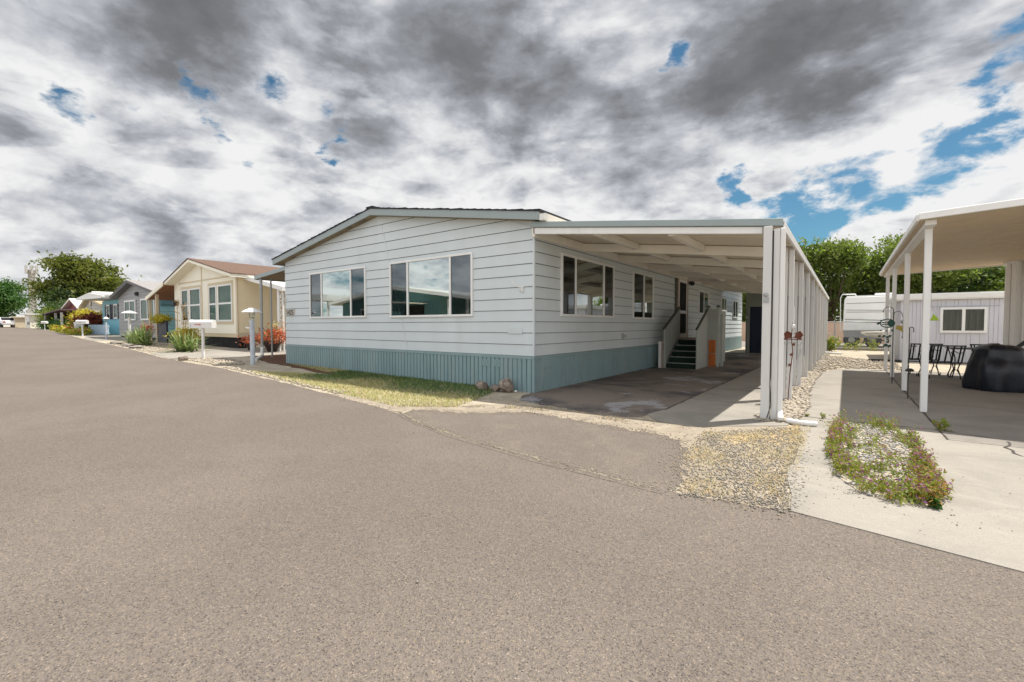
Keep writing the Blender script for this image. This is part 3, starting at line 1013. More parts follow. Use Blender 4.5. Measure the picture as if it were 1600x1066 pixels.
house = thing('manufactured_home', 'long pale grey house with teal skirting and low dark roof, the largest in view', 'house', (-4.4, 10, 0))
Tf, Tr = TF(), TR()
mb = MB()
mb.prism([(XL, 0), (0, 0), (0, under(0)), (PK, under(PK)), (XL, under(XL))], 'y', .004, HD)
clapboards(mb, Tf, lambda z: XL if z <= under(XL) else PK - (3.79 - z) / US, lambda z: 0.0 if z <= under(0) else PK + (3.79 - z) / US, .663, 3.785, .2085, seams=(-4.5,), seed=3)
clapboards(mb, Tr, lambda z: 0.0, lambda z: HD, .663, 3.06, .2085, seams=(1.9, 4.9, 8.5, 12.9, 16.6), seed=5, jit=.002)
wall = mb.build('wall', [M_SIDING, M_LAPSHADE], house, normals=False)
mb = MB()
mb.bar((.004, -.004, .66), (.004, -.004, 3.02), .036, .036)
mb.build('corner_trim', M_SIDING, house)
MB().bar((-4.30, -.014, 3.6), (-3.40, -.014, .68), .012, .014).build('panel_joint', M_SIDING, house)


def skirt(mb, T, u0, u1, z0, z1, pitch=.105, seed=2):
    rg = random.Random(seed)
    u = u0
    prof = []
    while u < u1:
        e = min(u + pitch, u1)
        prof += [(u, .004), (u + .010, .026), (max(u + .012, e - .020), .026), (e - .012, .004)]
        u = e
    n = len(prof)
    lean = [rg.uniform(-.004, .004) for _ in range(n)]
    vs = [T(a, b, z0) for a, b in prof] + [T(a, b + l, z1) for (a, b), l in zip(prof, lean)]
    mb.add(vs, [(i, i + 1, n + i + 1, n + i) for i in range(n - 1)])


mb = MB()
skirt(mb, Tf, XL, 0, -.05, .60, seed=2)
skirt(mb, Tr, 0, HD, -.05, .60, seed=3)
sk = mb.build('skirting', M_SKIRT, house, normals=False)
mb = MB()
tbox(mb, Tf, XL, .028, .004, .034, .60, .655)
tbox(mb, Tr, -.002, HD, .004, .030, .60, .655)
tbox(mb, Tf, -.02, .03, 0, .030, -.05, .60)
mb.build('skirting_trim', M_SKIRT, house, bevel=.004)


def crawl_vent(T, u0, u1, z0, z1):
    mb = MB()
    tbox(mb, T, u0, u1, .02, .034, z0, z1)
    n = int((u1 - u0) / .035)
    for i in range(n):
        for j in range(3):
            c = u0 + .02 + (u1 - u0 - .04) * (i + .5) / n
            zz = z0 + .015 + (z1 - z0 - .03) * (j + .5) / 3
            tbox(mb, T, c - .008, c + .008, .034, .038, zz - .010, zz + .010)
    return mb.build('crawl_vent', M_SKIRT, house)


crawl_vent(Tf, -8.04, -7.66, .42, .54)
crawl_vent(Tf, -1.19, -.98, .43, .555)
crawl_vent(Tf, -.94, -.74, .43, .555)
crawl_vent(Tr, .25, .62, .43, .57)
crawl_vent(Tr, 3.24, 3.62, .44, .57)
crawl_vent(Tr, 5.3, 5.62, .40, .52)

# roof: two slabs, fascia, shingles, gutter
roof = None
mb = MB()
LO, RO = -9.13, .25
mb.prism([(LO, under(LO)), (PK, 3.79), (RO, under(RO)), (RO, under(RO) + .13), (PK, 3.92), (LO, under(LO) + .13)], 'y', -.20, HD + .2)
roof = mb.build('roof', M_SOFFIT, house)
mb = MB()
for a, b in ((LO, PK), (PK, RO)):
    za, zb = under(a), under(b)
    mb.prism([(a, za - .012), (b, zb - .012), (b, zb + .135), (a, za + .135)], 'y', -.226, -.200)
mb.prism([(LO - .02, under(LO) - .02), (LO, under(LO) - .02), (LO, under(LO) + .13), (LO - .02, under(LO) + .13)], 'y', -.226, HD)
mb.build('fascia', M_FASCIA, roof, bevel=.003)
mb = MB()
rg_ = random.Random(4)
for side, (a, b) in enumerate(((LO - .03, PK), (PK, RO + .03))):
    n = 26
    for i in range(n):
        u0 = a + (b - a) * i / n
        u1 = a + (b - a) * (i + 1) / n
        j = rg_.uniform(-.006, .008)
        z0, z1 = under(u0) + .135, under(u1) + .135
        t0, t1 = (.030, .018) if side == 0 else (.018, .030)
        mb.prism([(u0, z0), (u1, z1), (u1, z1 + t1 + j), (u0, z0 + t0 + j)], 'y', -.245 + rg_.uniform(-.006, .006), HD + .22)
mb.box(PK - .12, PK + .12, -.25, HD + .22, 3.935, 3.972)
mb.build('shingles', M_SHINGLE, roof)
mb = MB()
zg = under(RO)
mb.prism([(RO + .002, zg - .02), (RO + .09, zg - .02), (RO + .12, zg + .09), (RO + .105, zg + .09), (RO + .08, zg), (RO + .002, zg)], 'y', -.21, HD + .2)
mb.box(RO + .002, RO + .112, -.215, -.205, zg - .02, zg + .09)
mb.build('gutter', M_WHITE, roof)
# windows
window(house, Tf, -7.45, -4.90, 1.41, 2.655, (-6.86, -5.52), 'sgs')
window(house, Tf, -3.98, -1.43, 1.395, 2.66, (-3.37, -2.05), 'sgs')
window(house, Tr, .91, 3.38, 1.395, 2.625, (1.49, 2.83), 'sgs')
window(house, Tr, 4.58, 6.13, 1.39, 2.63, (5.36,), 'sg')
window(house, Tr, 11.12, 12.62, 1.66, 2.54, (11.87,), 'sg')
window(house, Tr, 14.98, 16.0, 1.86, 2.48, (15.5,), 'sg')
window(house, Tr, 17.45, 18.75, 1.60, 2.46, (18.1,), 'sg')
# door
mb = MB()
tbox(mb, Tr, 8.40, 8.50, 0, .055, .74, 2.88)
tbox(mb, Tr, 9.50, 9.60, 0, .055, .74, 2.88)
tbox(mb, Tr, 8.50, 9.50, 0, .055, 2.80, 2.88)
tbox(mb, Tr, 8.50, 9.50, .0, .030, .74, 2.80)
door = mb.build('door', M_DOOR, house, bevel=.004)
mb = MB()
tbox(mb, Tr, 8.53, 8.60, .03, .05, .78, 2.76)
tbox(mb, Tr, 9.40, 9.47, .03, .05, .78, 2.76)
tbox(mb, Tr, 8.60, 9.40, .03, .05, 2.66, 2.76)
tbox(mb, Tr, 8.60, 9.40, .03, .05, 1.62, 1.72)
tbox(mb, Tr, 8.60, 9.40, .03, .05, .78, .95)
mb.build('screen_frame', M_WHITE, door)
mb = MB()
tbox(mb, Tr, 8.60, 9.40, .032, .038, .95, 1.62)
tbox(mb, Tr, 8.60, 9.40, .032, .038, 1.72, 2.66)
mb.build('screen', M_DARK, door)
mb = MB()
mb.tube([(.05, 9.43, 1.72), (.085, 9.43, 1.72), (.085, 9.36, 1.72)], .010, 6)
mb.build('handle', M_BLACK, door)
mb = MB()
tbox(mb, Tr, 8.18, 8.38, .0, .03, .74, 2.9)
mb.build('door_shutter', M_RAILCAP, house)
mb = MB()
tbox(mb, Tr, 9.80, 9.90, .01, .03, 2.66, 2.80)
mb.lathe([(.02, 0), (.07, .01), (.075, .10), (.05, .14), (.015, .15)], (.12, 9.85, 2.62), 12)
mb.tube([(.02, 9.85, 2.74), (.12, 9.85, 2.78)], .012, 6)
mb.build('porch_light', M_BLACK, house)
mb = MB()
tbox(mb, Tr, 3.90, 4.03, .01, .03, .88, 1.02)
mb.lathe([(.055, 0), (.062, .03), (.05, .06), (.02, .075)], (.07, 3.965, .91), 12)
mb.build('dryer_vent', M_LGREY, house)
mb = MB()
mb.tube([(.02, 13.6, 1.25), (.10, 13.6, 1.25), (.10, 13.6, 1.12)], .018, 6)
tbox(mb, Tr, 13.5, 13.7, .015, .04, 1.18, 1.34)
mb.build('hose_tap', M_BLACK, house)
# wall hooks, number plate, name plate
mb = MB()
tbox(mb, Tf, -.265, -.215, .018, .03, 1.82, 1.93)
mb.tube([(-.24, -.03, 1.90), (-.27, -.10, 1.91), (-.33, -.16, 1.96), (-.36, -.17, 2.02)], .011, 6)
mb.tube([(-.24, -.03, 1.85), (-.24, -.10, 1.83), (-.22, -.12, 1.86)], .009, 6)
mb.build('flag_bracket', M_WHITE, house)
mb = MB()
tbox(mb, Tf, -8.80, -8.76, .018, .03, 1.92, 2.03)
mb.tube([(-8.78, -.03, 1.99), (-8.86, -.10, 2.02), (-8.98, -.15, 2.08)], .011, 6)
mb.build('flag_bracket', M_WHITE, house)
mb = MB()
tbox(mb, Tf, -8.80, -8.30, .018, .026, 1.50, 1.69)
pl = mb.build('number_plate', M_PLATE, house)
text_obj('numerals', '1425', .21, Tf, -8.78, 1.525, .030, M_TEXT, pl)
mb = MB()
tbox(mb, Tf, -.57, -.24, .018, .024, 1.06, 1.17)
mb.build('name_plate', M_SIDING, house, bevel=.003)

# ------------------------------------------------------------------ carport
cp = thing('carport', 'white post carport roof along the right side of the pale grey house', 'carport', (1.9, 8.5, 0))
CS = -.126


def cz(x, z_at0=2.94):
    return z_at0 + CS * x


XO = 3.80
mb = MB()
mb.prism([(.02, cz(.02) + .005), (XO, cz(XO) + .005), (XO, cz(XO) + .045), (.02, cz(.02) + .045)], 'y', -.10, 15.3)
mb.prism([(.95, cz(.95) + .005), (XO, cz(XO) + .005), (XO, cz(XO) + .045), (.95, cz(.95) + .045)], 'y', 15.302, 19.2)
nseam = 9
cp_roof = mb.build('roof_panel', M_PANEL, cp)
mb = MB()
for i in range(1, 22):      # seams between the pans, seen from below
    yy_ = -.1 + i * .88
    if yy_ < 15.2:
        mb.bar((.04, yy_, cz(.04) + .003), (XO - .02, yy_, cz(XO - .02) + .003), .012, .010)
mb.build('pan_seam', M_PANEL, cp_roof)
mb = MB()
mb.prism([(.035, cz(.035) + .00), (XO + .03, cz(XO + .03) + .0), (XO + .03, cz(XO + .03) + .095), (.035, cz(.035) + .095)], 'y', -.135, -.105)
mb.build('fascia', M_FASCIA, cp, bevel=.006)
mb = MB()
mb.prism([(XO + .002, cz(XO) - .03), (XO + .035, cz(XO) - .03), (XO + .045, cz(XO) + .045), (XO + .035, cz(XO) + .045), (XO + .03, cz(XO) - .015), (XO + .002, cz(XO) - .015)], 'y', -.10, 19.2)
mb.prism([(XO + .002, cz(XO) + .048), (XO + .045, cz(XO) + .048), (XO + .045, cz(XO) + .06), (XO + .002, cz(XO) + .07)], 'y', -.10, 19.2)
mb.build('gutter', M_WHITE, cp)
PY = [-.15 + 1.92 * k for k in range(11)]
for k, y in enumerate(PY):
    mb = MB()
    zt = cz(3.7) - .012
    mb.box(3.625, 3.722, y - .05, y + .05, -.02, zt)
    mb.build('post', M_POST, cp, bevel=.006)
    mb = MB()
    mb.box(3.736, 3.806, y - .02, y + .07, -.02, cz(3.8) - .035)
    mb.build('post', M_POST, cp, bevel=.006)
    if k == 0:
        mb = MB()
        mb.prism([(.05, cz(.05) - .115), (3.60, cz(3.6) - .095), (3.60, cz(3.6) - .004), (.05, cz(.05) - .004)], 'y', -.10, -.03)
        mb.build('beam', M_WHITE, cp, bevel=.005)
    elif y < 15.4:
        mb = MB()
        mb.prism([(.05, cz(.05) - .17), (3.615, cz(3.6) - .17), (3.615, cz(3.6) - .012), (.05, cz(.05) - .012)], 'y', y - .035, y + .035)
        mb.build('beam', M_BEAM, cp, bevel=.005)
for x in (1.22, 2.42):
    for y0, y1 in zip(PY[:8], PY[1:9]):
        mb = MB()
        zt = cz(x) - .004
        mb.box(x - .045, x + .045, y0 + .037 if y0 > 0 else -.028, y1 - .037, zt - .115, zt)
        mb.build('purlin', M_BEAM, cp, bevel=.005)
mb = MB()
mb.box(.022, .075, -.10, 15.3, 2.77, 2.925)
mb.build('ledger', M_BEAM, cp)
for y in PY[1:5]:
    MB().lathe([(.06, 0), (.085, .012), (.085, .03), (.02, .035)], (3.0, y + .7, cz(3.0) - .036), 14).build('ceiling_lamp', M_WHITE, cp)
mb = MB()   # downspout on the first post
mb.box(3.812, 3.862, -.175, -.115, .10, cz(XO) - .035)
mb.bar((3.838, -.145, .13), (3.86, -.27, .05), .06, .055)
mb.build('downspout', M_WHITE, cp, bevel=.008)
mb = MB()   # wire running down the first post pair
mb.tube([(3.732, -.17, 2.4), (3.735, -.185, 1.2), (3.728, -.19, .45), (3.74, -.18, .2), (3.70, -.21, .03)], .006, 5)
mb.build('cable', M_BLACK, cp)
mb = MB()
mb.lathe([(.028, 0), (.028, .012), (.010, .02)], (0, 0, 0), 10)
mb.v = [(3.665 + a, -.205 - c, 1.60 + b) for a, b, c in mb.v]
mb.box(3.64, 3.70, -.212, -.201, 1.50, 1.57)
mb.build('hook_plate', M_STEEL, cp)

# shed at the back of the carport
shed = thing('storage_shed', 'grey green shed with a dark navy door at the back of the carport', 'shed', (2.3, 17.2, 0))
mb = MB()
for i in range(26):
    x = .95 + i * .10
    mb.box(x, x + .096, 15.32, 15.36, 0, cz(x + .1) - .0)
mb.box(.95, 3.56, 15.36, 19.1, 0, 2.42)
mb.build('wall', M_SHEDW, shed)
mb = MB()
mb.box(1.12, 2.42, 15.285, 15.315, .02, 2.03)
d_ = mb.build('door', M_NAVY, shed)
mb = MB()
mb.box(1.03, 1.115, 15.27, 15.318, 0, 2.12)
mb.box(2.425, 2.51, 15.27, 15.318, 0, 2.12)
mb.box(1.115, 2.425, 15.27, 15.318, 2.035, 2.12)
mb.build('door_frame', M_SHEDW, d_)
mb = MB()
mb.lathe([(.03, 0), (.03, .03), (.012, .05)], (1.0, 15.30, 1.55), 10)
mb.build('shed_light', M_WHITE, shed)

# ------------------------------------------------------------------ entry stairs
st = thing('entry_stairs', 'green carpeted entry steps with grey board railings below the side door', 'stairs', (.8, 7.6, 0))
mb = MB()
for i in range(5):
    y0 = 6.22 + i * .27
    mb.box(.40, 1.19, y0, 7.58 if i < 4 else 9.75, i * .16 if i else 0, (i + 1) * .157)
mb.v = [(x, y, z) for x, y, z in mb.v]
mb.build('steps', M_GREEN, st)
mb = MB()
for i in range(4):
    y0 = 6.22 + i * .27
    mb.box(.405, 1.185, y0 - .022, y0 + .015, (i + 1) * .157 - .012, (i + 1) * .157 + .006)
mb.build('nosing', M_RAIL, st)
mb = MB()
mb.box(.02, 1.20, 7.30, 9.78, .772, .80)
mb.build('landing', M_DOOR, st)
# right side: boarded stringer wall then landing wall
mb = MB()
n = 12
for i in range(n):
    y0 = 6.17 + i * .105
    zt = 1.06 + (y0 - 6.17) * .50
    mb.box(1.205, 1.228, y0, y0 + .098, .0, zt)
for i in range(24):
    y0 = 7.44 + i * .098
    mb.box(1.205, 1.228, y0, y0 + .092, .0, 1.68)
mb.build('side_boards', M_RAIL, st)
mb = MB()
mb.box(1.19, 1.26, 7.37, 7.44, 0, 1.74)
mb.box(1.46, 1.53, 7.37, 7.44, 0, 1.72)
for i in range(6):
    mb.box(1.262 + i * .033, 1.292 + i * .033, 7.39, 7.41, .80, 1.66)
mb.box(1.26, 1.46, 7.385, 7.425, 1.64, 1.70)
mb.box(1.53, 1.60, 7.52, 7.55, 0, 1.55)
mb.box(1.56, 1.585, 7.56, 7.75, 0, 1.15)
mb.build('landing_rail', M_RAIL, st)
mb = MB()
for x in (1.225, 1.495):
    mb.box(x - .055, x + .055, 7.35, 7.46, 1.74, 1.765)
    mb.box(x - .035, x + .035, 7.37, 7.44, 1.765, 1.80)
mb.build('post_cap', M_RAILCAP, st)
mb = MB()
mb.bar((1.215, 6.15, 1.10), (1.215, 7.42, 1.72), .05, .04)
mb.bar((.36, 6.05, 1.12), (.36, 7.50, 1.77), .06, .045)
mb.build('handrail', M_RAILCAP, st)
mb = MB()
mb.box(.33, .39, 6.13, 6.19, 0, 1.14)
mb.box(.33, .39, 7.44, 7.50, .0, 1.74)
for i in range(8):
    y = 6.30 + i * .145
    mb.box(.345, .375, y, y + .05, .10 + (y - 6.22) * .55, 1.10 + (y - 6.1) * .44)
mb.bar((.36, 6.2, .14), (.36, 7.45, .86), .03, .08)
mb.build('left_rail', M_RAIL, st)
mb = MB()
mb.bar((.70, 9.62, 1.72), (1.17, 9.62, 1.05), .05, .08)
for i in range(5):
    x = .72 + i * .10
    mb.box(x, x + .03, 9.60, 9.63, .80, 1.66 - i * .14)
mb.box(.62, .68, 9.58, 9.64, .8, 1.85)
mb.build('far_rail', M_RAIL, st)

t = tag(MB().box(1.262, 1.452, 7.345, 7.367, .0, .39).box(1.262, 1.452, 7.345, 7.367, .405, .79).build('orange_panel', M_ORANGE, bevel=.006), 'orange stained wooden panel leaning on the side of the entry stairs', 'panel')
t = thing('post_stub', 'short white square post standing left of the entry steps', 'post', (.27, 6.1, 0))
MB().box(.22, .29, 6.03, 6.10, 0, .76).build('post', M_WHITE, t, bevel=.006)
MB().box(.295, .335, 6.04, 6.09, 0, .77).build('side_board', M_DOOR, t)

# ------------------------------------------------------------------ stones at the corner, bird houses, splash block
for i, (x, y, r, lab) in enumerate([(-.93, -.36, (.13, .12, .105), 'leftmost jagged grey brown rock on the grass by the house corner'),
                                    (-.66, -.30, (.13, .10, .075), 'low reddish rock lying between two taller rocks at the house corner'),
                                    (-.44, -.24, (.155, .15, .15), 'biggest squarish speckled rock against the teal skirting')]):
    o = MB().rock((x, y, r[2] * .78), r, 3, 20 + i).build('rock', M_ROCK)
    tag(o, lab, 'rock', 'rocks at the house corner')
tag(MB().box(-.28, -.24, -.22, -.17, .01, .045).build('stone_chip', M_WHITE, bevel=.01), 'tiny white stone chip beside the house corner', 'stone')

t = thing('bird_house_stake', 'rusty garden stake with two small red bird houses in front of the second carport post', 'garden ornament', (3.78, 1.6, 0))
MB().tube([(3.775, 1.58, 0), (3.80, 1.50, .45), (3.835, 1.46, .80), (3.815, 1.45, 1.05), (3.83, 1.45, 1.26)], .007, 6).build('stake', M_RUST, t)


def birdhouse(cx, tilt):
    mb = MB()
    mb.prism([(-.055, 0), (.055, 0), (.055, .07), (0, .125), (-.055, .07)], 'y', -.045, .045)
    mb.box(-.075, .075, -.055, .055, -.012, .0)
    for s in (-1, 1):
        mb.bar((0, -.0, .135), (s * .075, 0, .066), .12, .012, (0, 0, 1))
    mb.lathe([(.014, 0), (.014, .006)], (0, 0, 0), 8)
    ct, s_ = math.cos(tilt), math.sin(tilt)
    mb.v = [(cx + .8 * (x * ct - z * s_), 1.43 + .8 * y, 1.02 + .8 * (x * s_ + z * ct)) for x, y, z in mb.v]
    return mb.build('bird_house', M_RUST, t)


birdhouse(3.775, .12)
birdhouse(3.90, -.28)
mb = MB()
mb.box(3.72, 3.95, 1.40, 1.46, .992, 1.004)
for (x, z) in ((3.845, .92), (3.82, .76), (3.80, .60)):
    pts = []
    for k in range(10):
        rr = .035 if k % 2 == 0 else .015
        pts.append((x + rr * math.sin(k * math.pi / 5), z + rr * math.cos(k * math.pi / 5)))
    mb.prism(pts, 'y', 1.44, 1.452)
mb.build('star', M_RUST, t)
mb = MB()
for s in (-1, 1):
    mb.tube([(3.835 + s * (.02 + .012 * k), 1.45, .93 + .03 * math.sin(k * .9)) for k in range(10)], .004, 5)
mb.build('scroll', M_STEEL, t)
mb = MB()
mb.tube([(3.845, 1.44, 1.50), (3.84, 1.44, 1.42), (3.845, 1.44, 1.34), (3.835, 1.44, 1.22)], .011, 6)
mb.lathe([(.008, 0), (.03, .02), (.03, .06), (.008, .075)], (3.835, 1.44, 1.16), 10)
mb.build('hanging_chain', M_WHITE, t)

mb = MB()
prof = []
for i in range(9):
    a = i / 8
    prof.append((3.93 + .30 * a, -.24 - .06 * math.sin(a * 2.6)))
mb.tube([(x, y, .04 + .006 * math.sin(i * 3.1)) for i, (x, y) in enumerate(prof)], .032, 10)
tag(mb.build('drain_extension', M_WHITE), 'white corrugated drain hose at the foot of the first carport post', 'drain hose')

# ------------------------------------------------------------------ flower bed
BED = [(4.42, .18), (4.95, .22), (5.08, -.5), (5.10, -1.5), (5.07, -2.42), (4.96, -2.66), (4.80, -2.74), (4.60, -2.66), (4.43, -2.25), (4.36, -1.4), (4.37, -.5)]
sheet('bed_soil', BED, .015, M_DIRT)
tag(stones('bed_gravel', sample(BED, 3000, RNG), .006, .022, mat('bed_pebble', (.46, .435, .40), .85, .4, 30, .3, 90, .3, (.24, .235, .225), (.46, .6), 20), RNG, .6, .016), kind='stuff')


def plant_mass(name, pts, hts, rg, nleaf=22, leaf=.022, spread=.07, mats=(M_WEED, M_WEEDO, M_PURP), petal=.22, rust=None, dz=.016):
    """low plants: thin stems with small leaves along them and blossoms at the tip"""
    Vs, Fs, Mi = [], [], []
    o = 0
    for i, (p, h) in enumerate(zip(pts, hts)):
        ru = (rust[i] if rust is not None else .2)
        a = rg.uniform(0, 6.28)
        top = np.array([p[0] + math.cos(a) * h * .4, p[1] + math.sin(a) * h * .4, gz(p[0]) + dz + h])
        bot = np.array([p[0], p[1], gz(p[0]) + dz])
        w = np.array([-math.sin(a), math.cos(a), 0]) * .0022
        Vs.append(np.array([bot - w, bot + w, top + w * .6, top - w * .6]))
        Fs.append(np.array([[0, 1, 2, 3]]) + o)
        Mi.append([1 if rg.random() < .6 else 0])
        o += 4
        n = nleaf
        tt = rg.uniform(.1, 1.0, n)
        c = bot + (top - bot) * tt[:, None] + rg.normal(0, spread * .33, (n, 3)) * np.array([1, 1, .5])
        c[:, 2] = np.maximum(c[:, 2], bot[2] + .003)
        u = rg.normal(size=(n, 3))
        u /= np.linalg.norm(u, axis=1)[:, None]
        v = np.cross(u, rg.normal(size=(n, 3)))
        v /= np.linalg.norm(v, axis=1)[:, None]
        s = leaf * rg.uniform(.5, 1.2, n)[:, None]
        q = np.stack([c - u * s, c + v * s * .5, c + u * s, c - v * s * .5], 1)
        Vs.append(q.reshape(-1, 3))
        Fs.append((np.arange(n) * 4)[:, None] + np.array([[0, 1, 2, 3]]) + o)
        o += 4 * n
        isp = (tt > .72) & (rg.random(n) < petal * 3)
        isr = rg.random(n) < ru
        Mi.append(np.where(isp, 2, np.where(isr, 1, 0)))
    return fast_mesh(name, np.vstack(Vs), np.vstack(Fs), list(mats), np.concatenate([np.asarray(x) for x in Mi]))


rgf = np.random.default_rng(5)
pb = sample(BED, 3600, rgf)


def edge_dist(p, poly):
    best = np.full(len(p), 9.0)
    for i in range(len(poly)):
        a = np.array(poly[i])
        b = np.array(poly[(i + 1) % len(poly)])
        ab = b - a
        tt = np.clip(((p - a) @ ab) / (ab @ ab), 0, 1)
        best = np.minimum(best, np.linalg.norm(p - (a + tt[:, None] * ab), axis=1))
    return best


ed = edge_dist(pb, BED)
front = np.clip((-1.0 - pb[:, 1]) / 1.5, 0, 1)
back = pb[:, 1] > -.2
dens = np.exp(-((ed - .03) / (.06 + .09 * front)) ** 2) * np.where(back, .45, .9) * np.clip(ed / .03, 0, 1) * .85 + .06
dens *= np.clip(.65 + .6 * np.sin(pb[:, 0] * 9 + 1) * np.sin(pb[:, 1] * 7), .15, 1.4)
keep = rgf.random(len(pb)) < dens
pb, ed, front = pb[keep][:480], ed[keep][:480], front[keep][:480]
hh = rgf.uniform(.03, .125, len(pb)) * np.where(pb[:, 1] > .0, 1.5, 1.0)
rust = np.clip(.06 + .55 * (pb[:, 0] > 4.9) * front + .3 * (pb[:, 0] < 4.45) * (pb[:, 1] > -1.2), 0, 1)
tag(plant_mass('purple_ground_cover', pb, hh, rgf, 26, .0145, .060, petal=.12, rust=rust), kind='stuff')


def small_weed(name, label, loc, h, n, leaf, m, seed):
    rg = np.random.default_rng(seed)
    pts = np.array([[loc[0] + rg.normal(0, h * .15), loc[1] + rg.normal(0, h * .15)] for _ in range(n)])
    o = plant_mass(name, pts, rg.uniform(h * .6, h, n), rg, 14, leaf, h * .4, (m, M_WEEDO, M_PURP), 0, np.full(n, .08), .012)
    return tag(o, label, 'weed')


small_weed('weed', 'bright green weed growing from the crack in the concrete walk', (5.40, .35), .14, 4, .03, M_WEED, 3)
small_weed('weed', 'small dry weed in the walk joint left of the flower bed', (4.28, .32), .07, 4, .016, M_WEED, 4)
small_weed('weed', 'low weed in the walk joint nearest the pebble strip', (4.10, .36), .05, 4, .014, M_WEED, 5)
small_weed('weed', 'broad leaved weed at the front tip of the flower bed', (4.98, -2.70), .06, 5, .03, M_HEDGE, 6)
small_weed('weed', 'tall green weed at the far end of the carport posts', (4.0, 19.4), .75, 12, .12, M_WEED, 7)
for i, (x, y) in enumerate([(4.6, 20.4), (5.6, 20.6), (5.0, 20.2)]):
    small_weed('weed', ['yellowish weed before the chain link fence near the trailer wheel', 'tall thin weed before the chain link fence below the boat', 'small weed between two others before the chain link fence'][i], (x, y), .45 + .1 * i, 7, .05, M_WEED, 8 + i)

# ------------------------------------------------------------------ neighbour's patio cover on the right
pc = thing('patio_cover', 'white flat patio cover on slim posts at the right edge', 'patio cover', (7, 5, 0))


def pz(x):
    return 2.60 + .045 * (x - 5.25)


X1 = 11.5
mb = MB()
mb.prism([(5.24, pz(5.24)), (X1, pz(X1)), (X1, pz(X1) + .05), (5.24, pz(5.24) + .05)], 'y', 1.25, 9.3)
pcr = mb.build('roof_panel', M_TANP, pc)
mb = MB()
mb.prism([(5.22, pz(5.22) - .008), (X1, pz(X1) - .008), (X1, pz(X1) + .078), (5.22, pz(5.22) + .078)], 'y', 1.215, 1.248)
mb.box(5.20, 5.235, 1.25, 9.3, pz(5.2) - .015, pz(5.2) + .07)
mb.prism([(5.235, pz(5.22) - .03), (X1, pz(X1) - .03), (X1, pz(X1) + .05), (5.235, pz(5.22) + .05)], 'y', 9.302, 9.33)
mb.build('fascia', M_WHITE, pc, bevel=.005)
mb = MB()
for i in range(1, 20):
    y = 1.25 + i * .40
    mb.bar((5.26, y, pz(5.26)), (X1, y, pz(X1)), .006, .008)
mb.build('pan_seam', M_TANP, pcr)
mb = MB()
mb.box(5.30, 5.41, 1.36, 9.3, pz(5.3) - .068, pz(5.3) - .002)
mb.build('header_beam', M_WHITE, pc)
for y in (1.66, 4.2, 6.85, 8.95):
    mb = MB()
    mb.box(5.33, 5.405, y - .037, y + .037, .018, pz(5.36) - .072)
    mb.box(5.325, 5.41, y - .015, y + .015, pz(5.36) - .11, pz(5.36) - .073)
    mb.build('post', M_WHITE, pc, bevel=.006)

# corrugated wall and porch stair rail of the neighbour
t = thing('corrugated_wall', 'white corrugated metal wall at the right edge beneath the patio cover', 'wall', (9.3, 8.6, 0))
mb = MB()
prof = []
u = 7.52
while u < 10.6:
    prof += [(u, 0), (u + .025, .055), (u + .09, .055), (u + .115, 0)]
    u += .19
n = len(prof)
mb.add([(x, 8.62 - w, 0) for x, w in prof] + [(x, 8.62 - w, pz(x) - .002) for x, w in prof], [(i, i + 1, n + i + 1, n + i) for i in range(n - 1)])
mb.build('corrugated_sheet', M_WHITE, t, normals=False)
MB().box(7.46, 7.53, 8.58, 8.68, 0, pz(7.5) - .003).box(7.42, 7.57, 8.56, 8.70, pz(7.5) - .06, pz(7.5) - .004).build('corner_post', M_WHITE, t)
t = thing('porch_railing', 'black sloping porch stair railing at the right edge behind the covered grill', 'railing', (7.7, 7.2, 0))
MB().bar((7.25, 7.4, .55), (8.3, 7.2, 1.75), .05, .07).build('top_rail', M_BLACK, t)
MB().bar((7.25, 7.4, .10), (8.3, 7.2, 1.10), .04, .05).build('bottom_rail', M_BLACK, t)
mb = MB()
for i in range(9):
    a = (i + .5) / 9
    x = 7.25 + 1.05 * a
    mb.bar((x, 7.4 - .2 * a, .12 + a), (x, 7.4 - .2 * a, .55 + 1.2 * a), .022, .022)
mb.build('baluster', M_BLACK, t)
MB().box(7.22, 7.27, 7.37, 7.42, .02, .60).build('newel_post', M_BLACK, t)


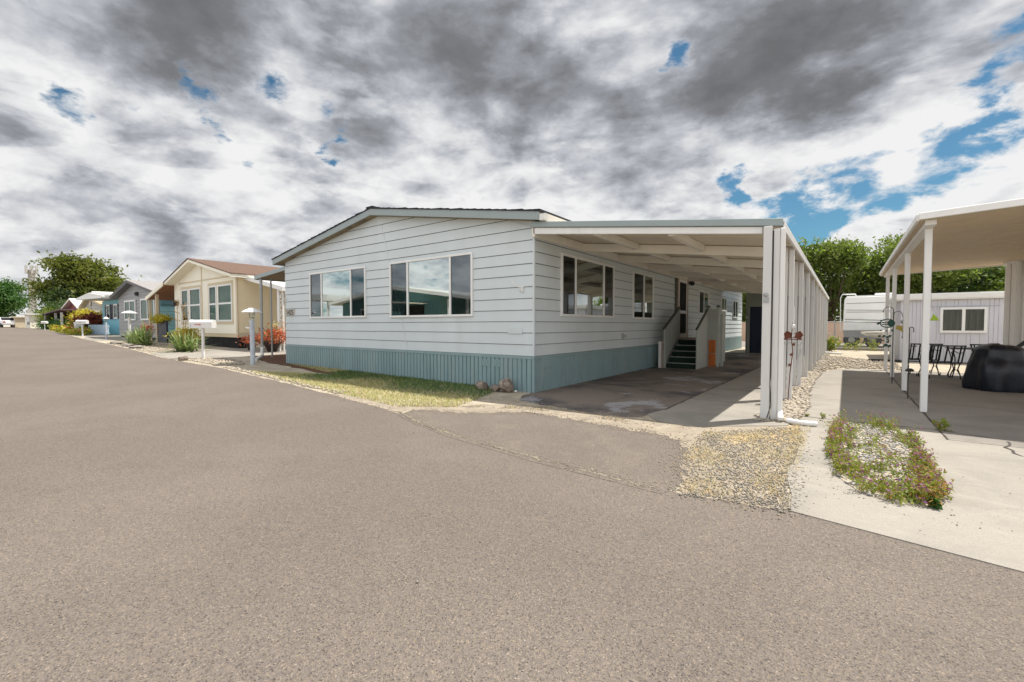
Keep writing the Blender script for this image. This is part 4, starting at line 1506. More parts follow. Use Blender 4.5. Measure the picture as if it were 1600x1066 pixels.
# covered grill
def grill():
    bm = bmesh.new()
    n, lv = 64, 26
    rg = np.random.default_rng(3)
    ph = rg.uniform(0, 6.28, 12)
    rows = []
    H = .85
    for j in range(lv + 1):
        t_ = j / lv
        row = []
        for i in range(n):
            a = 2 * math.pi * i / n
            ca, sa = math.cos(a), math.sin(a)
            e = .80
            rx = .41 * math.copysign(abs(ca) ** e, ca)
            ry = .37 * math.copysign(abs(sa) ** e, sa)
            if t_ < .8:
                k = t_ / .8
                z = H * .84 * k
                s = .96 + .10 * math.sin(min(1, k * 1.25) * math.pi) ** .8 - .17 * k ** 2
            else:
                k = (t_ - .8) / .2
                z = H * (.84 + .16 * math.sin(k * math.pi / 2))
                s = .79 * math.cos(k * math.pi / 2) ** .6 if k < 1 else 0.0
            # drape: vertical folds, deeper near the hem, plus tucks
            fold = .060 * math.sin(5 * a + ph[0] + 1.8 * t_) + .045 * math.sin(9 * a + ph[1] - 2.6 * t_) + .018 * math.sin(17 * a + ph[2] + 3 * t_)
            fold *= (1.15 - t_ * .8)
            tuck = .022 * math.sin(11 * t_ + 2.2 * math.sin(a + ph[3]) + ph[4])
            s = s * (1 + fold + tuck * (1 if t_ < .8 else .3))
            zz = z + .012 * math.sin(3 * a + ph[5]) * (1 if t_ > .3 else .4) - (.03 * (ca > .3) * t_)
            row.append(bm.verts.new((rx * s, ry * s, max(.004, zz + .01))))
        rows.append(row)
    for j in range(lv):
        for i in range(n):
            i2 = (i + 1) % n
            bm.faces.new((rows[j][i], rows[j][i2], rows[j + 1][i2], rows[j + 1][i]))
    bmesh.ops.remove_doubles(bm, verts=bm.verts, dist=.0005)
    bmesh.ops.recalc_face_normals(bm, faces=bm.faces)
    me = bpy.data.meshes.new('covered_grill')
    bm.to_mesh(me)
    bm.free()
    me.shade_smooth()
    me.materials.append(M_COVER)
    o = bpy.data.objects.new('covered_grill', me)
    COL.objects.link(o)
    o.location = (6.78, 5.38, .012)
    o.rotation_euler = (0, 0, R(25))
    return tag(o, 'barbecue grill under a wrinkled black cloth cover on the patio', 'grill')


grill()


# wrought iron seats
def iron_seat(label, w, loc, rz):
    t = thing('iron_patio_chair', label, 'chair', loc, rz, 'iron chairs on the patio')
    hw = w / 2
    for s in (-1, 1):
        mb = MB()
        for q in (-1, 1):
            mb.tube([(s * hw, q * .30 - .01, .07), (s * hw, q * .33, .04), (s * hw, q * .29, .005), (s * hw, q * .23, .01), (s * hw, q * .19, .10), (s * hw, q * .09, .22), (s * hw, q * .18, .36)], .012, 6)
        mb.tube([(s * hw, -.19, .10), (s * hw, -.05, .20), (s * hw, .08, .20), (s * hw, .19, .10)], .010, 6)
        mb.build('leg', M_BLACK, t, local=True)
    mb = MB()
    mb.box(-hw, hw, -.24, -.21, .35, .375)
    mb.box(-hw, hw, .21, .24, .35, .375)
    k = max(5, int(w / .105))
    for i in range(k):
        x = -hw + w * (i + .5) / k
        mb.box(x - .022, x + .022, -.21, .21, .36, .368)
    mb.build('seat', M_BLACK, t, local=True)
    mb = MB()
    for i in range(k):
        x = -hw + w * (i + .5) / k
        mb.bar((x, -.23, .37), (x, -.36, .74), .005, .030, (1, 0, 0))
    mb.bar((-hw - .02, -.365, .75), (hw + .02, -.365, .75), .02, .03)
    for s in (-1, 1):
        mb.bar((s * hw, -.23, .36), (s * hw, -.365, .75), .022, .022)
    mb.build('backrest', M_BLACK, t, local=True)
    for s in (-1, 1):
        MB().tube([(s * hw, -.31, .60), (s * hw, -.1, .58), (s * hw, .12, .62), (s * hw, .20, .58), (s * hw, .16, .52), (s * hw, .14, .42), (s * hw, .2, .37)], .010, 6).build('armrest', M_BLACK, t, local=True)
    return t


iron_seat('black iron chair with its back to the camera, nearest on the patio', .58, (6.22, 7.35, .012), R(14))
iron_seat('black iron chair farther back, left of the others by the patio edge', .56, (6.0, 8.35, .012), R(10))
iron_seat('black iron chair mostly hidden behind the covered grill', .55, (7.25, 8.0, .012), R(-160))
t = thing('iron_patio_table', 'black iron table between the chairs and the covered grill', 'table', (6.72, 7.9, .012))
MB().box(-.30, .50, -.35, .35, .66, .685).build('tabletop', M_BLACK, t, local=True, bevel=.005)
for sx, sy in ((-.25, -.3), (.45, -.3), (-.25, .3), (.45, .3)):
    MB().tube([(sx, sy, 0), (sx * .8, sy * .8, .2), (sx * .8, sy * .8, .45), (sx, sy, .66)], .012, 6).build('leg', M_BLACK, t, local=True)


# shepherd hooks and ornaments
def arc(cx, cz_, r, a0, a1, n, y):
    return [(cx + r * math.cos(a0 + (a1 - a0) * i / n), y, cz_ + r * math.sin(a0 + (a1 - a0) * i / n)) for i in range(n + 1)]


t = thing('shepherd_hook', 'tall double shepherd hook pole by the patio edge', 'garden hook', (5.28, 5.48, 0))
MB().tube([(5.28, 5.48, 0), (5.275, 5.48, 1.50)], .008, 6).build('pole', M_BLACK, t)
MB().tube([(5.275, 5.48, 1.42)] + arc(5.195, 1.52, .08, 0, math.pi, 10, 5.48) + [(5.105, 5.48, 1.49), (5.09, 5.48, 1.51)], .006, 6).build('hook', M_BLACK, t)
MB().tube([(5.278, 5.48, 1.30)] + arc(5.345, 1.44, .065, math.pi, 0.1, 10, 5.48) + [(5.42, 5.48, 1.39), (5.435, 5.48, 1.42)], .006, 6).build('hook', M_BLACK, t)
t = thing('shepherd_hook', 'short single shepherd hook pole between the first two patio posts', 'garden hook', (5.325, 3.08, 0))
MB().tube([(5.325, 3.08, 0), (5.325, 3.08, 1.15)], .007, 6).build('pole', M_BLACK, t)
MB().tube([(5.325, 3.08, 1.10)] + arc(5.35, 1.16, .025, math.pi, 0, 8, 3.08) + [(5.375, 3.08, 1.10)], .006, 6).build('hook', M_BLACK, t)
mb = MB()
mb.box(5.32, 5.42, 3.06, 3.10, .87, .885)
mb.tube([(5.37, 3.08, .87), (5.37, 3.08, .72)], .003, 4)
mb.tube([(5.40, 3.08, .87), (5.40, 3.08, .78)], .003, 4)
mb.lathe([(.05, 0), (.06, .02), (.03, .05)], (5.34, 3.08, .46), 10)
mb.build('feeder_tray', M_BLACK, t)

t = thing('hanging_oval_ornament', 'green oval metal ornament with trailing leaves hanging from the tall hook', 'garden ornament', (5.15, 5.47, .7))
mb = MB()
mb.tube([(5.18 + .115 * math.cos(a), 5.46, 1.26 + .085 * math.sin(a)) for a in [2 * math.pi * i / 24 for i in range(25)]], .010, 6)
mb.build('ring', M_DKGREEN, t)
mb = MB()
mb.prism([(5.235 + .055 * math.cos(a), 1.26 + .07 * math.sin(a)) for a in [2 * math.pi * i / 14 for i in range(14)]], 'y', 5.455, 5.463)
mb.bar((5.09, 5.46, 1.275), (5.22, 5.46, 1.285), .012, .014)
mb.bar((5.09, 5.46, 1.235), (5.22, 5.46, 1.240), .012, .020)
mb.build('plate', M_DKGREEN, t)
mb = MB()
rg_ = random.Random(8)
for (x, z, r) in [(5.05, 1.27, .035), (5.03, 1.25, .03), (5.07, 1.32, .02), (5.26, 1.11, .03), (5.08, 1.11, .022), (5.17, 1.10, .02), (5.13, .99, .035), (5.19, .97, .04), (5.23, 1.0, .03), (5.06, .99, .03), (5.19, .87, .03), (5.16, .80, .045), (5.22, .79, .035), (5.19, .92, .025)]:
    mb.prism([(x + r * math.cos(a) * rg_.uniform(.6, 1.1), z + r * .8 * math.sin(a) * rg_.uniform(.6, 1.1)) for a in [2 * math.pi * i / 9 for i in range(9)]], 'y', 5.452, 5.46)
mb.tube([(5.12, 5.456, 1.51), (5.12, 5.456, 1.34)], .003, 4)
mb.tube([(5.18, 5.456, 1.18), (5.19, 5.456, .78)], .003, 4)
mb.build('leaf_pendant', M_DKGREEN, t)
t = thing('bird_wind_chime', 'ochre metal bird chime with spread wings hanging beside the patio posts', 'wind chime', (5.42, 5.4, 1))
mb = MB()
mb.lathe([(.005, 0), (.035, .03), (.03, .07), (.008, .09)], (5.42, 5.46, 1.24), 10)
mb.build('bird_head', M_STEEL, t)
mb = MB()
for s in (-1, 1):
    mb.prism([(5.42, 1.20), (5.42 + s * .09, 1.22), (5.42 + s * .11, 1.15), (5.42 + s * .07, 1.12), (5.42 + s * .01, 1.10)], 'y', 5.455, 5.463)
mb.lathe([(.006, -.1), (.03, -.06), (.035, 0), (.012, .05)], (5.42, 5.46, 1.17), 10)
mb.build('bird_wings', M_YEL, t)
MB().tube([(5.425, 5.46, 1.40), (5.42, 5.46, 1.33)], .003, 4).tube([(5.42, 5.46, 1.07), (5.42, 5.46, .97)], .004, 4).lathe([(.004, -.02), (.014, 0), (.004, .03)], (5.42, 5.46, .97), 8).build('chime_cord', M_BLACK, t)
t = thing('hanging_lime_feeder', 'lime green wedge shaped feeder hanging from the patio cover', 'feeder', (5.75, 4.2, 1.3))
MB().prism([(5.69, 1.30), (5.81, 1.30), (5.79, 1.34), (5.735, 1.42)], 'y', 4.17, 4.23).build('feeder_body', M_LIME, t, bevel=.006)
MB().tube([(5.735, 4.2, 1.42), (5.70, 4.2, 1.60), (5.69, 4.2, 2.60)], .003, 4).tube([(5.79, 4.2, 1.34), (5.70, 4.2, 1.60)], .003, 4).build('cord', M_STEEL, t)

# ------------------------------------------------------------------ behind the patio: lilac home, trailer, boat, fence, wall
t = thing('lilac_mobile_home', 'pale lilac mobile home with one sliding window behind the patio', 'house', (9.5, 15.5, 0))
mb = MB()
mb.box(5.98, 16, 13.45, 18, 0, 2.06)
x = 5.98
rg_ = random.Random(2)
while x < 12:
    wd_ = rg_.choice((.10, .10, .20))
    mb.box(x, x + wd_ - .008, 13.432, 13.448, .02, 2.05)
    x += wd_
mb.build('wall', M_LILAC, t)
MB().box(5.86, 16.1, 13.30, 18.1, 2.06, 2.12).box(5.84, 16.12, 13.28, 13.32, 2.10, 2.24).box(5.84, 5.88, 13.32, 18.1, 2.10, 2.24).box(5.88, 16.1, 13.33, 18.1, 2.13, 2.22).box(6.7, 7.3, 14.2, 14.8, 2.22, 2.27).box(8.0, 9.2, 14.2, 14.8, 2.22, 2.30).build('roof', M_RVW, t)
Tl = TF(13.43)
window(t, Tl, 6.95, 8.03, .98, 1.80, (7.5,), 'nn', fw=.07, proud=.06)
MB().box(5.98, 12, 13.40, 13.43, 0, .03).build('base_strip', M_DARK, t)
MB().tube([(6.6, 13.38, 1.83), (8.3, 13.38, 1.83)], .008, 5).build('window_wire', M_STEEL, t)
tag(MB().box(5.15, 6.0, 12.85, 13.25, .0, .06).build('dark_doormat', M_RUBBER, bevel=.01), 'dark rubber mat on the pebbles by the lilac home', 'mat')

t = thing('travel_trailer', 'large white travel trailer with grey stripes behind the chain link fence', 'trailer', (6.5, 26.5, 0))
mb = MB()
mb.prism([(4.36, .92), (10.8, .92), (10.8, 2.86), (4.50, 2.86), (4.40, 2.70)], 'y', 25.2, 27.6)
tb = mb.build('body', M_RVW, t, bevel=.05)
MB().prism([(4.42, .55), (10.8, .35), (10.8, .918), (4.37, .918)], 'y', 25.25, 27.55).build('lower_panel', M_RVG, t)
mb = MB()
mb.bar((4.5, 25.19, 2.46), (10.5, 25.19, 2.54), .012, .03)
mb.bar((4.5, 25.19, 2.10), (10.5, 25.19, 1.92), .012, .03)
mb.bar((4.5, 25.19, 1.98), (10.5, 25.19, 1.92), .012, .03)
mb.bar((4.45, 25.19, 1.58), (10.5, 25.19, 1.30), .012, .04)
mb.bar((4.45, 25.19, 1.46), (10.5, 25.19, 1.10), .012, .03)
mb.build('stripe', M_RVG, tb)
mb = MB()
mb.box(4.5, 10.7, 25.25, 27.55, 2.862, 2.90)
mb.box(5.8, 6.6, 26, 26.8, 2.90, 3.05)
mb.build('roof', M_WHITE, t)
mb = MB()
for y in (25.6, 26.0):
    mb.tube([(4.25, y, .9), (4.22, y, 2.8), (4.3, y, 3.02), (4.9, y, 3.02), (4.95, y, 2.9)], .022, 6)
for z in (1.2, 1.6, 2.0, 2.4, 2.8):
    mb.tube([(4.23, 25.6, z), (4.23, 26.0, z)], .018, 6)
mb.build('ladder', M_RVW, t)
for x in (4.78, 5.72):
    mb = MB()
    mb.lathe([(.18, -.12), (.38, -.11), (.40, 0), (.38, .11), (.18, .12)], (0, 0, 0), 20)
    mb.v = [(x + a, 25.42 + c, .40 + b) for a, b, c in mb.v]
    wv = mb.build('wheel', M_RUBBER, t)
    mb = MB()
    mb.lathe([(.17, 0), (.15, .03), (.04, .04)], (0, 0, 0), 14)
    mb.v = [(x + a, 25.30 - c, .40 + b) for a, b, c in mb.v]
    mb.build('rim', M_STEEL, wv)

t = thing('small_boat', 'small pale boat on a trailer in front of the white travel trailer', 'boat', (6.4, 23.4, 0))
bm_ = MB()
secs = []
for i, (x, hw, zk, zt) in enumerate([(5.15, .03, .80, .90), (5.4, .30, .66, .90), (5.8, .55, .55, .91), (6.4, .72, .50, .92), (7.4, .75, .48, .92), (8.6, .72, .48, .92)]):
    secs.append([(x, 23.4 - hw, zt), (x, 23.4 - hw * .85, (zk + zt) / 2), (x, 23.4, zk), (x, 23.4 + hw * .85, (zk + zt) / 2), (x, 23.4 + hw, zt)])
for a, b in zip(secs[:-1], secs[1:]):
    bm_.add(a + b, [(i, i + 1, 6 + i, 5 + i) for i in range(4)] + [(4, 0, 5, 9)])
bm_.add(secs[-1], [(0, 1, 2, 3, 4)])
bm_.build('hull', M_CREAM, t)
MB().bar((5.3, 22.93, .80), (8.5, 22.62, .80), .03, .04).build('rub_rail', M_RVG, t)
MB().box(6.4, 8.3, 22.95, 23.85, .92, 1.08).prism([(6.0, .92), (6.5, .92), (6.5, 1.16)], 'y', 22.95, 23.85).build('cockpit', M_WHITE, t)
MB().box(5.3, 8.6, 23.1, 23.16, .40, .46).box(5.3, 8.6, 23.64, 23.7, .40, .46).box(5.2, 5.5, 23.1, 23.7, .30, .40).build('boat_trailer', M_BLACK, t)
for y in (22.75, 23.9):
    mb = MB()
    mb.lathe([(.12, -.08), (.25, -.07), (.25, .07), (.12, .08)], (0, 0, 0), 16)
    mb.v = [(7.2 + a, y + c, .25 + b) for a, b, c in mb.v]
    mb.build('wheel', M_RUBBER, t)

t = thing('chain_link_fence', 'grey chain link fence in front of the travel trailer', 'fence', (7, 21.9, 0))
for x in (2.8, 4.05, 6.6, 9.2, 11.8):
    MB().tube([(x, 21.9, 0), (x, 21.9, 1.42)], .035, 8).build('post', M_STEEL, t)
MB().tube([(2.8, 21.9, 1.40), (11.8, 21.9, 1.40)], .02, 6).tube([(2.8, 21.9, .78), (4.05, 21.9, .78)], .018, 6).build('rail', M_STEEL, t)
mb = MB()
k = 2.0
while k < 11.8:
    for s in (1, -1):
        a0 = k if s > 0 else k + 1.36
        p0, p1 = [a0, .03], [a0 + s * 1.36, 1.39]
        if min(p0[0], p1[0]) > 2.8 and max(p0[0], p1[0]) < 11.8:
            mb.tube([(p0[0], 21.9 + .003 * s, p0[1]), (p1[0], 21.9 + .003 * s, p1[1])], .0022, 3, False)
    k += .075
mb.build('wire_mesh', M_STEEL, t)
tag(MB().box(3.9, 8.6, 20.9, 21.12, -.02, .13).build('concrete_kerb', M_CONC2, bevel=.02), 'low concrete kerb in front of the chain link fence', 'kerb')
mb = MB()
mb.tube([(3.75 + .09 * i, 17.2 - .10 * i + .04 * math.sin(i), .03) for i in range(8)], .045, 8)
tag(mb.build('drain_extension', M_WHITE), 'white drain hose on the pebbles at the far end of the carport', 'drain hose')
t = thing('block_wall', 'long tan block wall behind the fence and trailer', 'wall', (0, 32, 0))
mb = MB()
mb.box(-40, 45, 32.0, 32.2, 0, 1.45)
for i in range(9):
    for k in range(0, 170):
        mb.cur = 0
mb.build('wall', M_BLOCK, t)
MB().box(-40, 45, 31.97, 32.23, 1.45, 1.50).build('coping', M_TANW, t)


# ------------------------------------------------------------------ trees and shrubs
def leaf_cloud(blobs, n, leaf, rg, droop=.3, hollow=.55):
    """leaf-sized quads in clumps spread through the volume of a set of ellipsoids"""
    w = np.array([b[3] * b[4] * b[5] for b in blobs]) ** .75
    w /= w.sum()
    per = 34
    nc = max(1, n // per)
    idx = rg.choice(len(blobs), nc, p=w)
    B = np.array(blobs)[idx]
    u = rg.normal(size=(nc, 3))
    u /= np.linalg.norm(u, axis=1)[:, None]
    rad = (hollow + (1.04 - hollow) * rg.random(nc) ** .6)[:, None]
    cc = B[:, :3] + u * rad * B[:, 3:6]
    cs = leaf * rg.uniform(1.2, 3.4, nc)[:, None]
    C = np.repeat(cc, per, 0) + rg.normal(size=(nc * per, 3)) * np.repeat(cs, per, 0) * np.array([1, 1, .55])
    m = len(C)
    a = rg.normal(size=(m, 3))
    a[:, 2] -= droop
    a /= np.linalg.norm(a, axis=1)[:, None]
    up = np.repeat(u, per, 0) * .6 + rg.normal(size=(m, 3)) * .8 + np.array([0, 0, .5])
    b = np.cross(a, up)
    b /= np.linalg.norm(b, axis=1)[:, None] + 1e-9
    s = leaf * rg.uniform(.55, 1.15, m)[:, None]
    q = np.stack([C - a * s, C + b * s * .45, C + a * s, C - b * s * .45], 1).reshape(-1, 3)
    f = (np.arange(m) * 4)[:, None] + np.array([[0, 1, 2, 3]])
    return q, f, cc


def tree(label, x, y, h, cr, n, leaf, m, seed, name='tree', group=None, trunk=None, low=.28, nb=13, flat=1.0, hollow=.55):
    rg = np.random.default_rng(seed)
    z0 = gz(x)
    t = thing(name, label, 'tree', (x, y, z0), 0, group)
    bl = []
    for i in range(nb):
        a = 6.28 * i / nb * 2.4 + rg.uniform(-.4, .4)
        rr = cr * math.sqrt(rg.uniform(.02, 1)) * .68
        zz = rg.uniform(low + .12, .86)
        k = rg.uniform(.30, .46) * cr * (1.12 - .35 * abs(zz - .55))
        prof = math.sin(min(1, max(0, (zz - low * .5) / (1.02 - low * .5))) * math.pi) ** .5
        bl.append((x + rr * math.cos(a) * prof, y + rr * math.sin(a) * prof, z0 + h * zz, k, k, k * .72 * flat))
    top = max(b[2] + b[5] for b in bl)
    sc = h / (top - z0)
    bl = [(b[0], b[1], z0 + (b[2] - z0) * sc, b[3], b[4], b[5]) for b in bl]
    q, f, cc = leaf_cloud(bl, n, leaf, rg, hollow=hollow)
    mb = MB()
    tr = trunk or h * .028
    mb.tube([(x, y, z0 - .1), (x + .02 * h, y, z0 + h * .16), (x - .01 * h, y + .01 * h, z0 + h * .35), (x, y, z0 + h * .62)], [tr * 1.3, tr, tr * .75, tr * .3], 9)
    for b in bl[:10]:
        k0 = rg.uniform(.18, .42)
        p0 = Vector((x, y, z0 + h * k0))
        p2 = Vector(b[:3])
        p1 = p0.lerp(p2, .5) + Vector((0, 0, -.04 * h))
        mb.tube([p0, p1, p2], [tr * .5, tr * .3, tr * .08], 6)
    mb.build('trunk', M_TRUNK, t, smooth=True)
    fast_mesh('crown', q, f, [m], None, t)
    return t


def shrub(name, label, x, y, rx, ry, h, n, leaf, m, seed, cat='shrub', group=None, blobs=None):
    rg = np.random.default_rng(seed)
    z0 = gz(x)
    bl = blobs or [(x + rg.uniform(-.45, .45) * rx, y + rg.uniform(-.45, .45) * ry, z0 + h * rg.uniform(.35, .65), rx * .6, ry * .6, h * .42) for _ in range(6)]
    q, f, _ = leaf_cloud(bl, n, leaf, rg, .1, .45)
    q[:, 2] = np.maximum(q[:, 2], z0 + .005)
    return tag(fast_mesh(name, q, f, [m]), label, cat, group)


GT = 'trees behind the block wall'
for i, (x, y, h, cr, mm, lab) in enumerate([
        (.2, 36.5, 7.9, 3.0, M_L1, 'leafy green tree nearest the far end of the carport'),
        (3.4, 38.5, 8.0, 3.2, M_L1, 'broad green tree rising behind the back of the travel trailer'),
        (6.2, 41, 7.4, 3.0, M_L1, 'rounded green tree behind the middle of the travel trailer'),
        (8.7, 41.0, 8.6, 3.0, M_L1, 'tallest green tree just left of the patio cover posts'),
        (10.6, 44, 7.0, 3.2, M_L3, 'dark tree seen between the patio posts'),
        (13.4, 45, 6.6, 3.3, M_L1, 'tree under the patio cover edge above the lilac home roof'),
        (16.6, 47, 7.2, 3.4, M_L3, 'dark tree seen right above the lilac home window'),
        (20, 49, 7.5, 3.5, M_L1, 'tree at the right end of the row beside the corrugated wall'),
        (-3.2, 35.5, 6.5, 2.6, M_L1, 'tree seen through the gap beside the storage shed')]):
    tree(lab, x, y, h, cr, 15000, .17, mm, 40 + i, group=GT, low=.05)

tree('big spreading olive green tree behind the far houses on the left', -103, 11.3, 11.9, 5.9, 19000, .36, M_L2, 71, 'spreading_tree', low=.18, nb=24, flat=.55, hollow=.25)
tree('green tree at the far left edge beside the pale tower', -124.5, 3.6, 8.6, 3.6, 12000, .32, M_HEDGE, 72, low=.0)
tree('dark green tree right of the tower base below the big olive tree', -99, 8.5, 6.2, 2.3, 6500, .28, M_L3, 73, low=.0)


# ------------------------------------------------------------------ left row
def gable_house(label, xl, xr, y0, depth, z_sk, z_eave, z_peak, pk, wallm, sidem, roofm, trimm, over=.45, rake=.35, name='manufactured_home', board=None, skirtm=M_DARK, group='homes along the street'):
    t = thing(name, label, 'house', ((xl + xr) / 2, y0 + depth / 2, gz((xl + xr) / 2)), 0, group)
    zb = gz(xr) - .05
    sl = (z_peak - z_eave) / (xr - pk)
    sll = (z_peak - z_eave) / (pk - xl)

    def und(x):
        return z_peak - (sl * (x - pk) if x > pk else sll * (pk - x))
    mb = MB()
    mb.prism([(xl, z_sk), (xr, z_sk), (xr, und(xr)), (pk, z_peak), (xl, und(xl))], 'y', y0, y0 + depth)
    mb.cur = 0
    if board:
        Tq = TF(y0 - .003)
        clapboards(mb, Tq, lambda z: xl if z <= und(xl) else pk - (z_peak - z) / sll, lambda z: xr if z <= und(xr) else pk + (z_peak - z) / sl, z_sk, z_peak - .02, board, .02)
    mb.build('wall', [wallm, M_LAPSHADE], t, normals=not board)
    mb = MB()
    mb.box(xr + .002, xr + .02, y0 + .02, y0 + depth, z_sk, und(xr) - .02)
    k = y0 + .2
    while k < y0 + depth:
        mb.box(xr + .02, xr + .026, k, k + .19, z_sk, und(xr) - .02)
        k += .2
    mb.build('side_wall', sidem, t)
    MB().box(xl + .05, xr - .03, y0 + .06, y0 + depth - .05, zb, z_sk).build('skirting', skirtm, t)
    a, b = xl - over, xr + over
    mb = MB()
    mb.prism([(a, und(a) + .002), (pk, z_peak + .002), (b, und(b) + .002), (b, und(b) + .13), (pk, z_peak + .14), (a, und(a) + .13)], 'y', y0 - rake, y0 + depth + .2)
    rf = mb.build('roof', trimm, t)
    mb = MB()
    mb.prism([(a - .03, und(a) + .132), (pk, z_peak + .142), (b + .03, und(b) + .132), (b + .03, und(b) + .17), (pk, z_peak + .19), (a - .03, und(a) + .17)], 'y', y0 - rake - .03, y0 + depth + .22)
    mb.build('shingles', roofm, rf)
    return t, und


# cream house next door
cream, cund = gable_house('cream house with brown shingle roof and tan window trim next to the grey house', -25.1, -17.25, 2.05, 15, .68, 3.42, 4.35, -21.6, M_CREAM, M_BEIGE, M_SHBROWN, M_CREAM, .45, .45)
Tc = TF(2.049)
MB().box(-25.12, -17.22, 2.034, 2.049, .68, .86).box(-17.36, -17.20, 2.030, 2.049, .88, 3.36).box(-21.29, -21.17, 2.034, 2.049, .88, 4.20).box(-24.4, -17.4, 2.036, 2.049, 3.42, 3.49).box(-17.24, -17.2, 2.06, 17, .70, .90).build('trim_board', M_TRIMTAN, cream)
for (u0, u1, z0, z1, sp) in ((-24.0, -23.05, 1.42, 3.12, ()), (-22.85, -21.4, 1.42, 3.12, ()), (-20.35, -19.45, 1.40, 3.12, ()), (-19.3, -17.75, 1.40, 3.12, ())):
    w_ = window(cream, Tc, u0, u1, z0, z1, sp, 'd', fw=.08, proud=.03)
    MB().box(u0 + .08, u1 - .08, 2.016, 2.024, z0 + .80, z0 + .88).build('meeting_rail', M_FRAME, w_)
mb = MB()
for (u0, u1) in ((-24.0, -21.4), (-20.35, -17.75)):
    for (a, b, z0, z1) in ((u0 - .12, u1 + .12, 1.27, 1.385), (u0 - .12, u1 + .12, 3.135, 3.25), (u0 - .12, u0 - .01, 1.385, 3.135), (u1 + .01, u1 + .12, 1.385, 3.135)):
        mb.box(a, b, 2.036, 2.049, z0, z1)
mb.build('window_trim', M_TRIMTAN, cream)
MB().box(-17.22, -17.19, 2.4, 8, gz(-17), .66).build('skirting_panel', M_CREAM, cream)
MB().box(-17.19, -17.17, 2.9, 3.6, .36, .52).build('crawl_vent', M_LGREY, cream)
MB().box(-19.2, -18.9, 6, 6.4, 4.0, 4.16).build('roof_vent', M_DARK, cream)
MB().lathe([(.06, 0), (.13, .03), (.13, .22), (.05, .3)], (-24.6, 1.92, 2.28), 10).build('porch_light', M_BLACK, cream)

t = thing('white_awning', 'white sloping awning on lattice posts right of the cream house', 'awning', (-15.6, 6, 0))
MB().prism([(-17.2, 3.34), (-13.9, 2.72), (-13.9, 2.80), (-17.2, 3.44)], 'y', 2.35, 13).build('roof_panel', M_WHITE, t)
MB().prism([(-17.2, 3.28), (-13.88, 2.64), (-13.88, 2.82), (-17.2, 3.46)], 'y', 2.31, 2.348).box(-13.898, -13.86, 2.35, 13, 2.62, 2.80).build('fascia', M_WHITE, t)
for y in (2.5, 6.5, 10.5):
    mb = MB()
    for dx in (0, .42):
        mb.box(-14.5 + dx, -14.44 + dx + (.1 if dx == 0 else 0), y - .03, y + .03, gz(-14), 2.72)
    for i in range(6):
        z0 = .3 + i * .40
        mb.bar((-14.40, y, z0), (-14.08, y, z0 + .30), .02, .03)
        mb.bar((-14.40, y, z0 + .38), (-14.08, y, z0 + .32), .02, .03)
    mb.build('lattice_post', M_WHITE, t)

t = thing('cream_carport', 'small carport with brown wood ceiling on the left side of the cream house', 'carport', (-26.5, 4, gz(-26.5)))
MB().prism([(-25.13, 3.38), (-28.0, 2.72), (-28.0, 2.82), (-25.13, 3.48)], 'y', 1.56, 8).build('ceiling', M_WOODC, t)
MB().prism([(-25.13, 3.33), (-28.05, 2.66), (-28.05, 2.86), (-25.13, 3.53)], 'y', 1.50, 1.558).build('fascia', M_CREAM, t)
for y in (1.62, 7.8):
    MB().box(-26.75, -26.62, y, y + .13, gz(-26.7), 3.0).build('post', M_TRIMTAN, t)
    MB().box(-27.95, -27.84, y, y + .11, gz(-27.9), 2.74).build('post', M_TRIMTAN, t)
t = thing('teal_side_wall', 'dusty teal boarded porch wall behind the brown ceilinged carport', 'wall', (-28.6, 5.5, gz(-28.6)))
mb = MB()
mb.box(-28.68, -28.60, 2.35, 9, gz(-28.6), 2.95)
for i in range(12):
    mb.box(-28.60, -28.57, 2.35, 9, .4 + i * .21, .59 + i * .21)
mb.build('boards', mat('dusty_teal', (.12, .24, .27), .7, .06, 2), t)
tag(MB().box(-26.6, -25.16, 1.66, 1.74, gz(-26), 1.43).box(-26.6, -25.16, 1.63, 1.77, 1.43, 1.47).build('navy_porch_screen', M_NAVY), 'dark navy porch screen beside the cream house front', 'screen')

# grey house
grey, gund = gable_house('grey clapboard house with dark gable trim, second home left of the big grey one', -37.2, -28.9, 2.3, 14, .48, 3.22, 4.02, -33.4, M_GREYW, M_GREYW, M_SHGREY, mat('dark_grey_trim', (.13, .13, .135), .6, .1, 3), .55, .4, board=.24)
Tg = TF(2.27)
window(grey, Tg, -35.5, -33.05, 1.56, 2.92, (-34.3,), 'dd', fw=.10, proud=.07)
window(grey, Tg, -31.9, -29.2, 1.56, 2.92, (-30.55,), 'dd', fw=.10, proud=.07)
MB().lathe([(.05, 0), (.12, .04), (.12, .2), (.04, .26)], (-32.6, 2.2, 3.15), 8).build('porch_light', M_BLACK, grey)

# teal house
t = thing('teal_house', 'bright teal house with a flat white porch roof and shuttered windows', 'house', (-44, 8, .45), 0, 'homes along the street')
MB().box(-47.0, -40.6, 3.3, 14, .45, 3.3).build('wall', M_TEALW, t)
MB().prism([(-49.2, 3.42), (-41.0, 3.30), (-40.2, 3.34), (-40.2, 3.48), (-44.5, 3.86), (-49.2, 3.56)], 'y', 2.0, 14.3).build('roof', M_WHITE, t)
MB().prism([(-44.6, 3.87), (-40.15, 3.48), (-40.15, 3.60), (-44.6, 4.0)], 'y', 2.2, 14.3).build('upper_roof', M_WHITE, t)
Tt = TF(3.28)
for (u0, u1) in ((-45.4, -44.3), (-43.2, -42.0)):
    w_ = window(t, Tt, u0, u1, 1.75, 2.95, (), 'd', fw=.12, proud=.06)
    for a in (u0 - .38, u1 + .04):
        MB().box(a, a + .34, 3.20, 3.27, 1.75, 2.95).build('shutter', M_NAVY, w_)
t = thing('picket_railing', 'pale blue picket railing in front of the teal house', 'railing', (-44, 2.4, 0))
mb = MB()
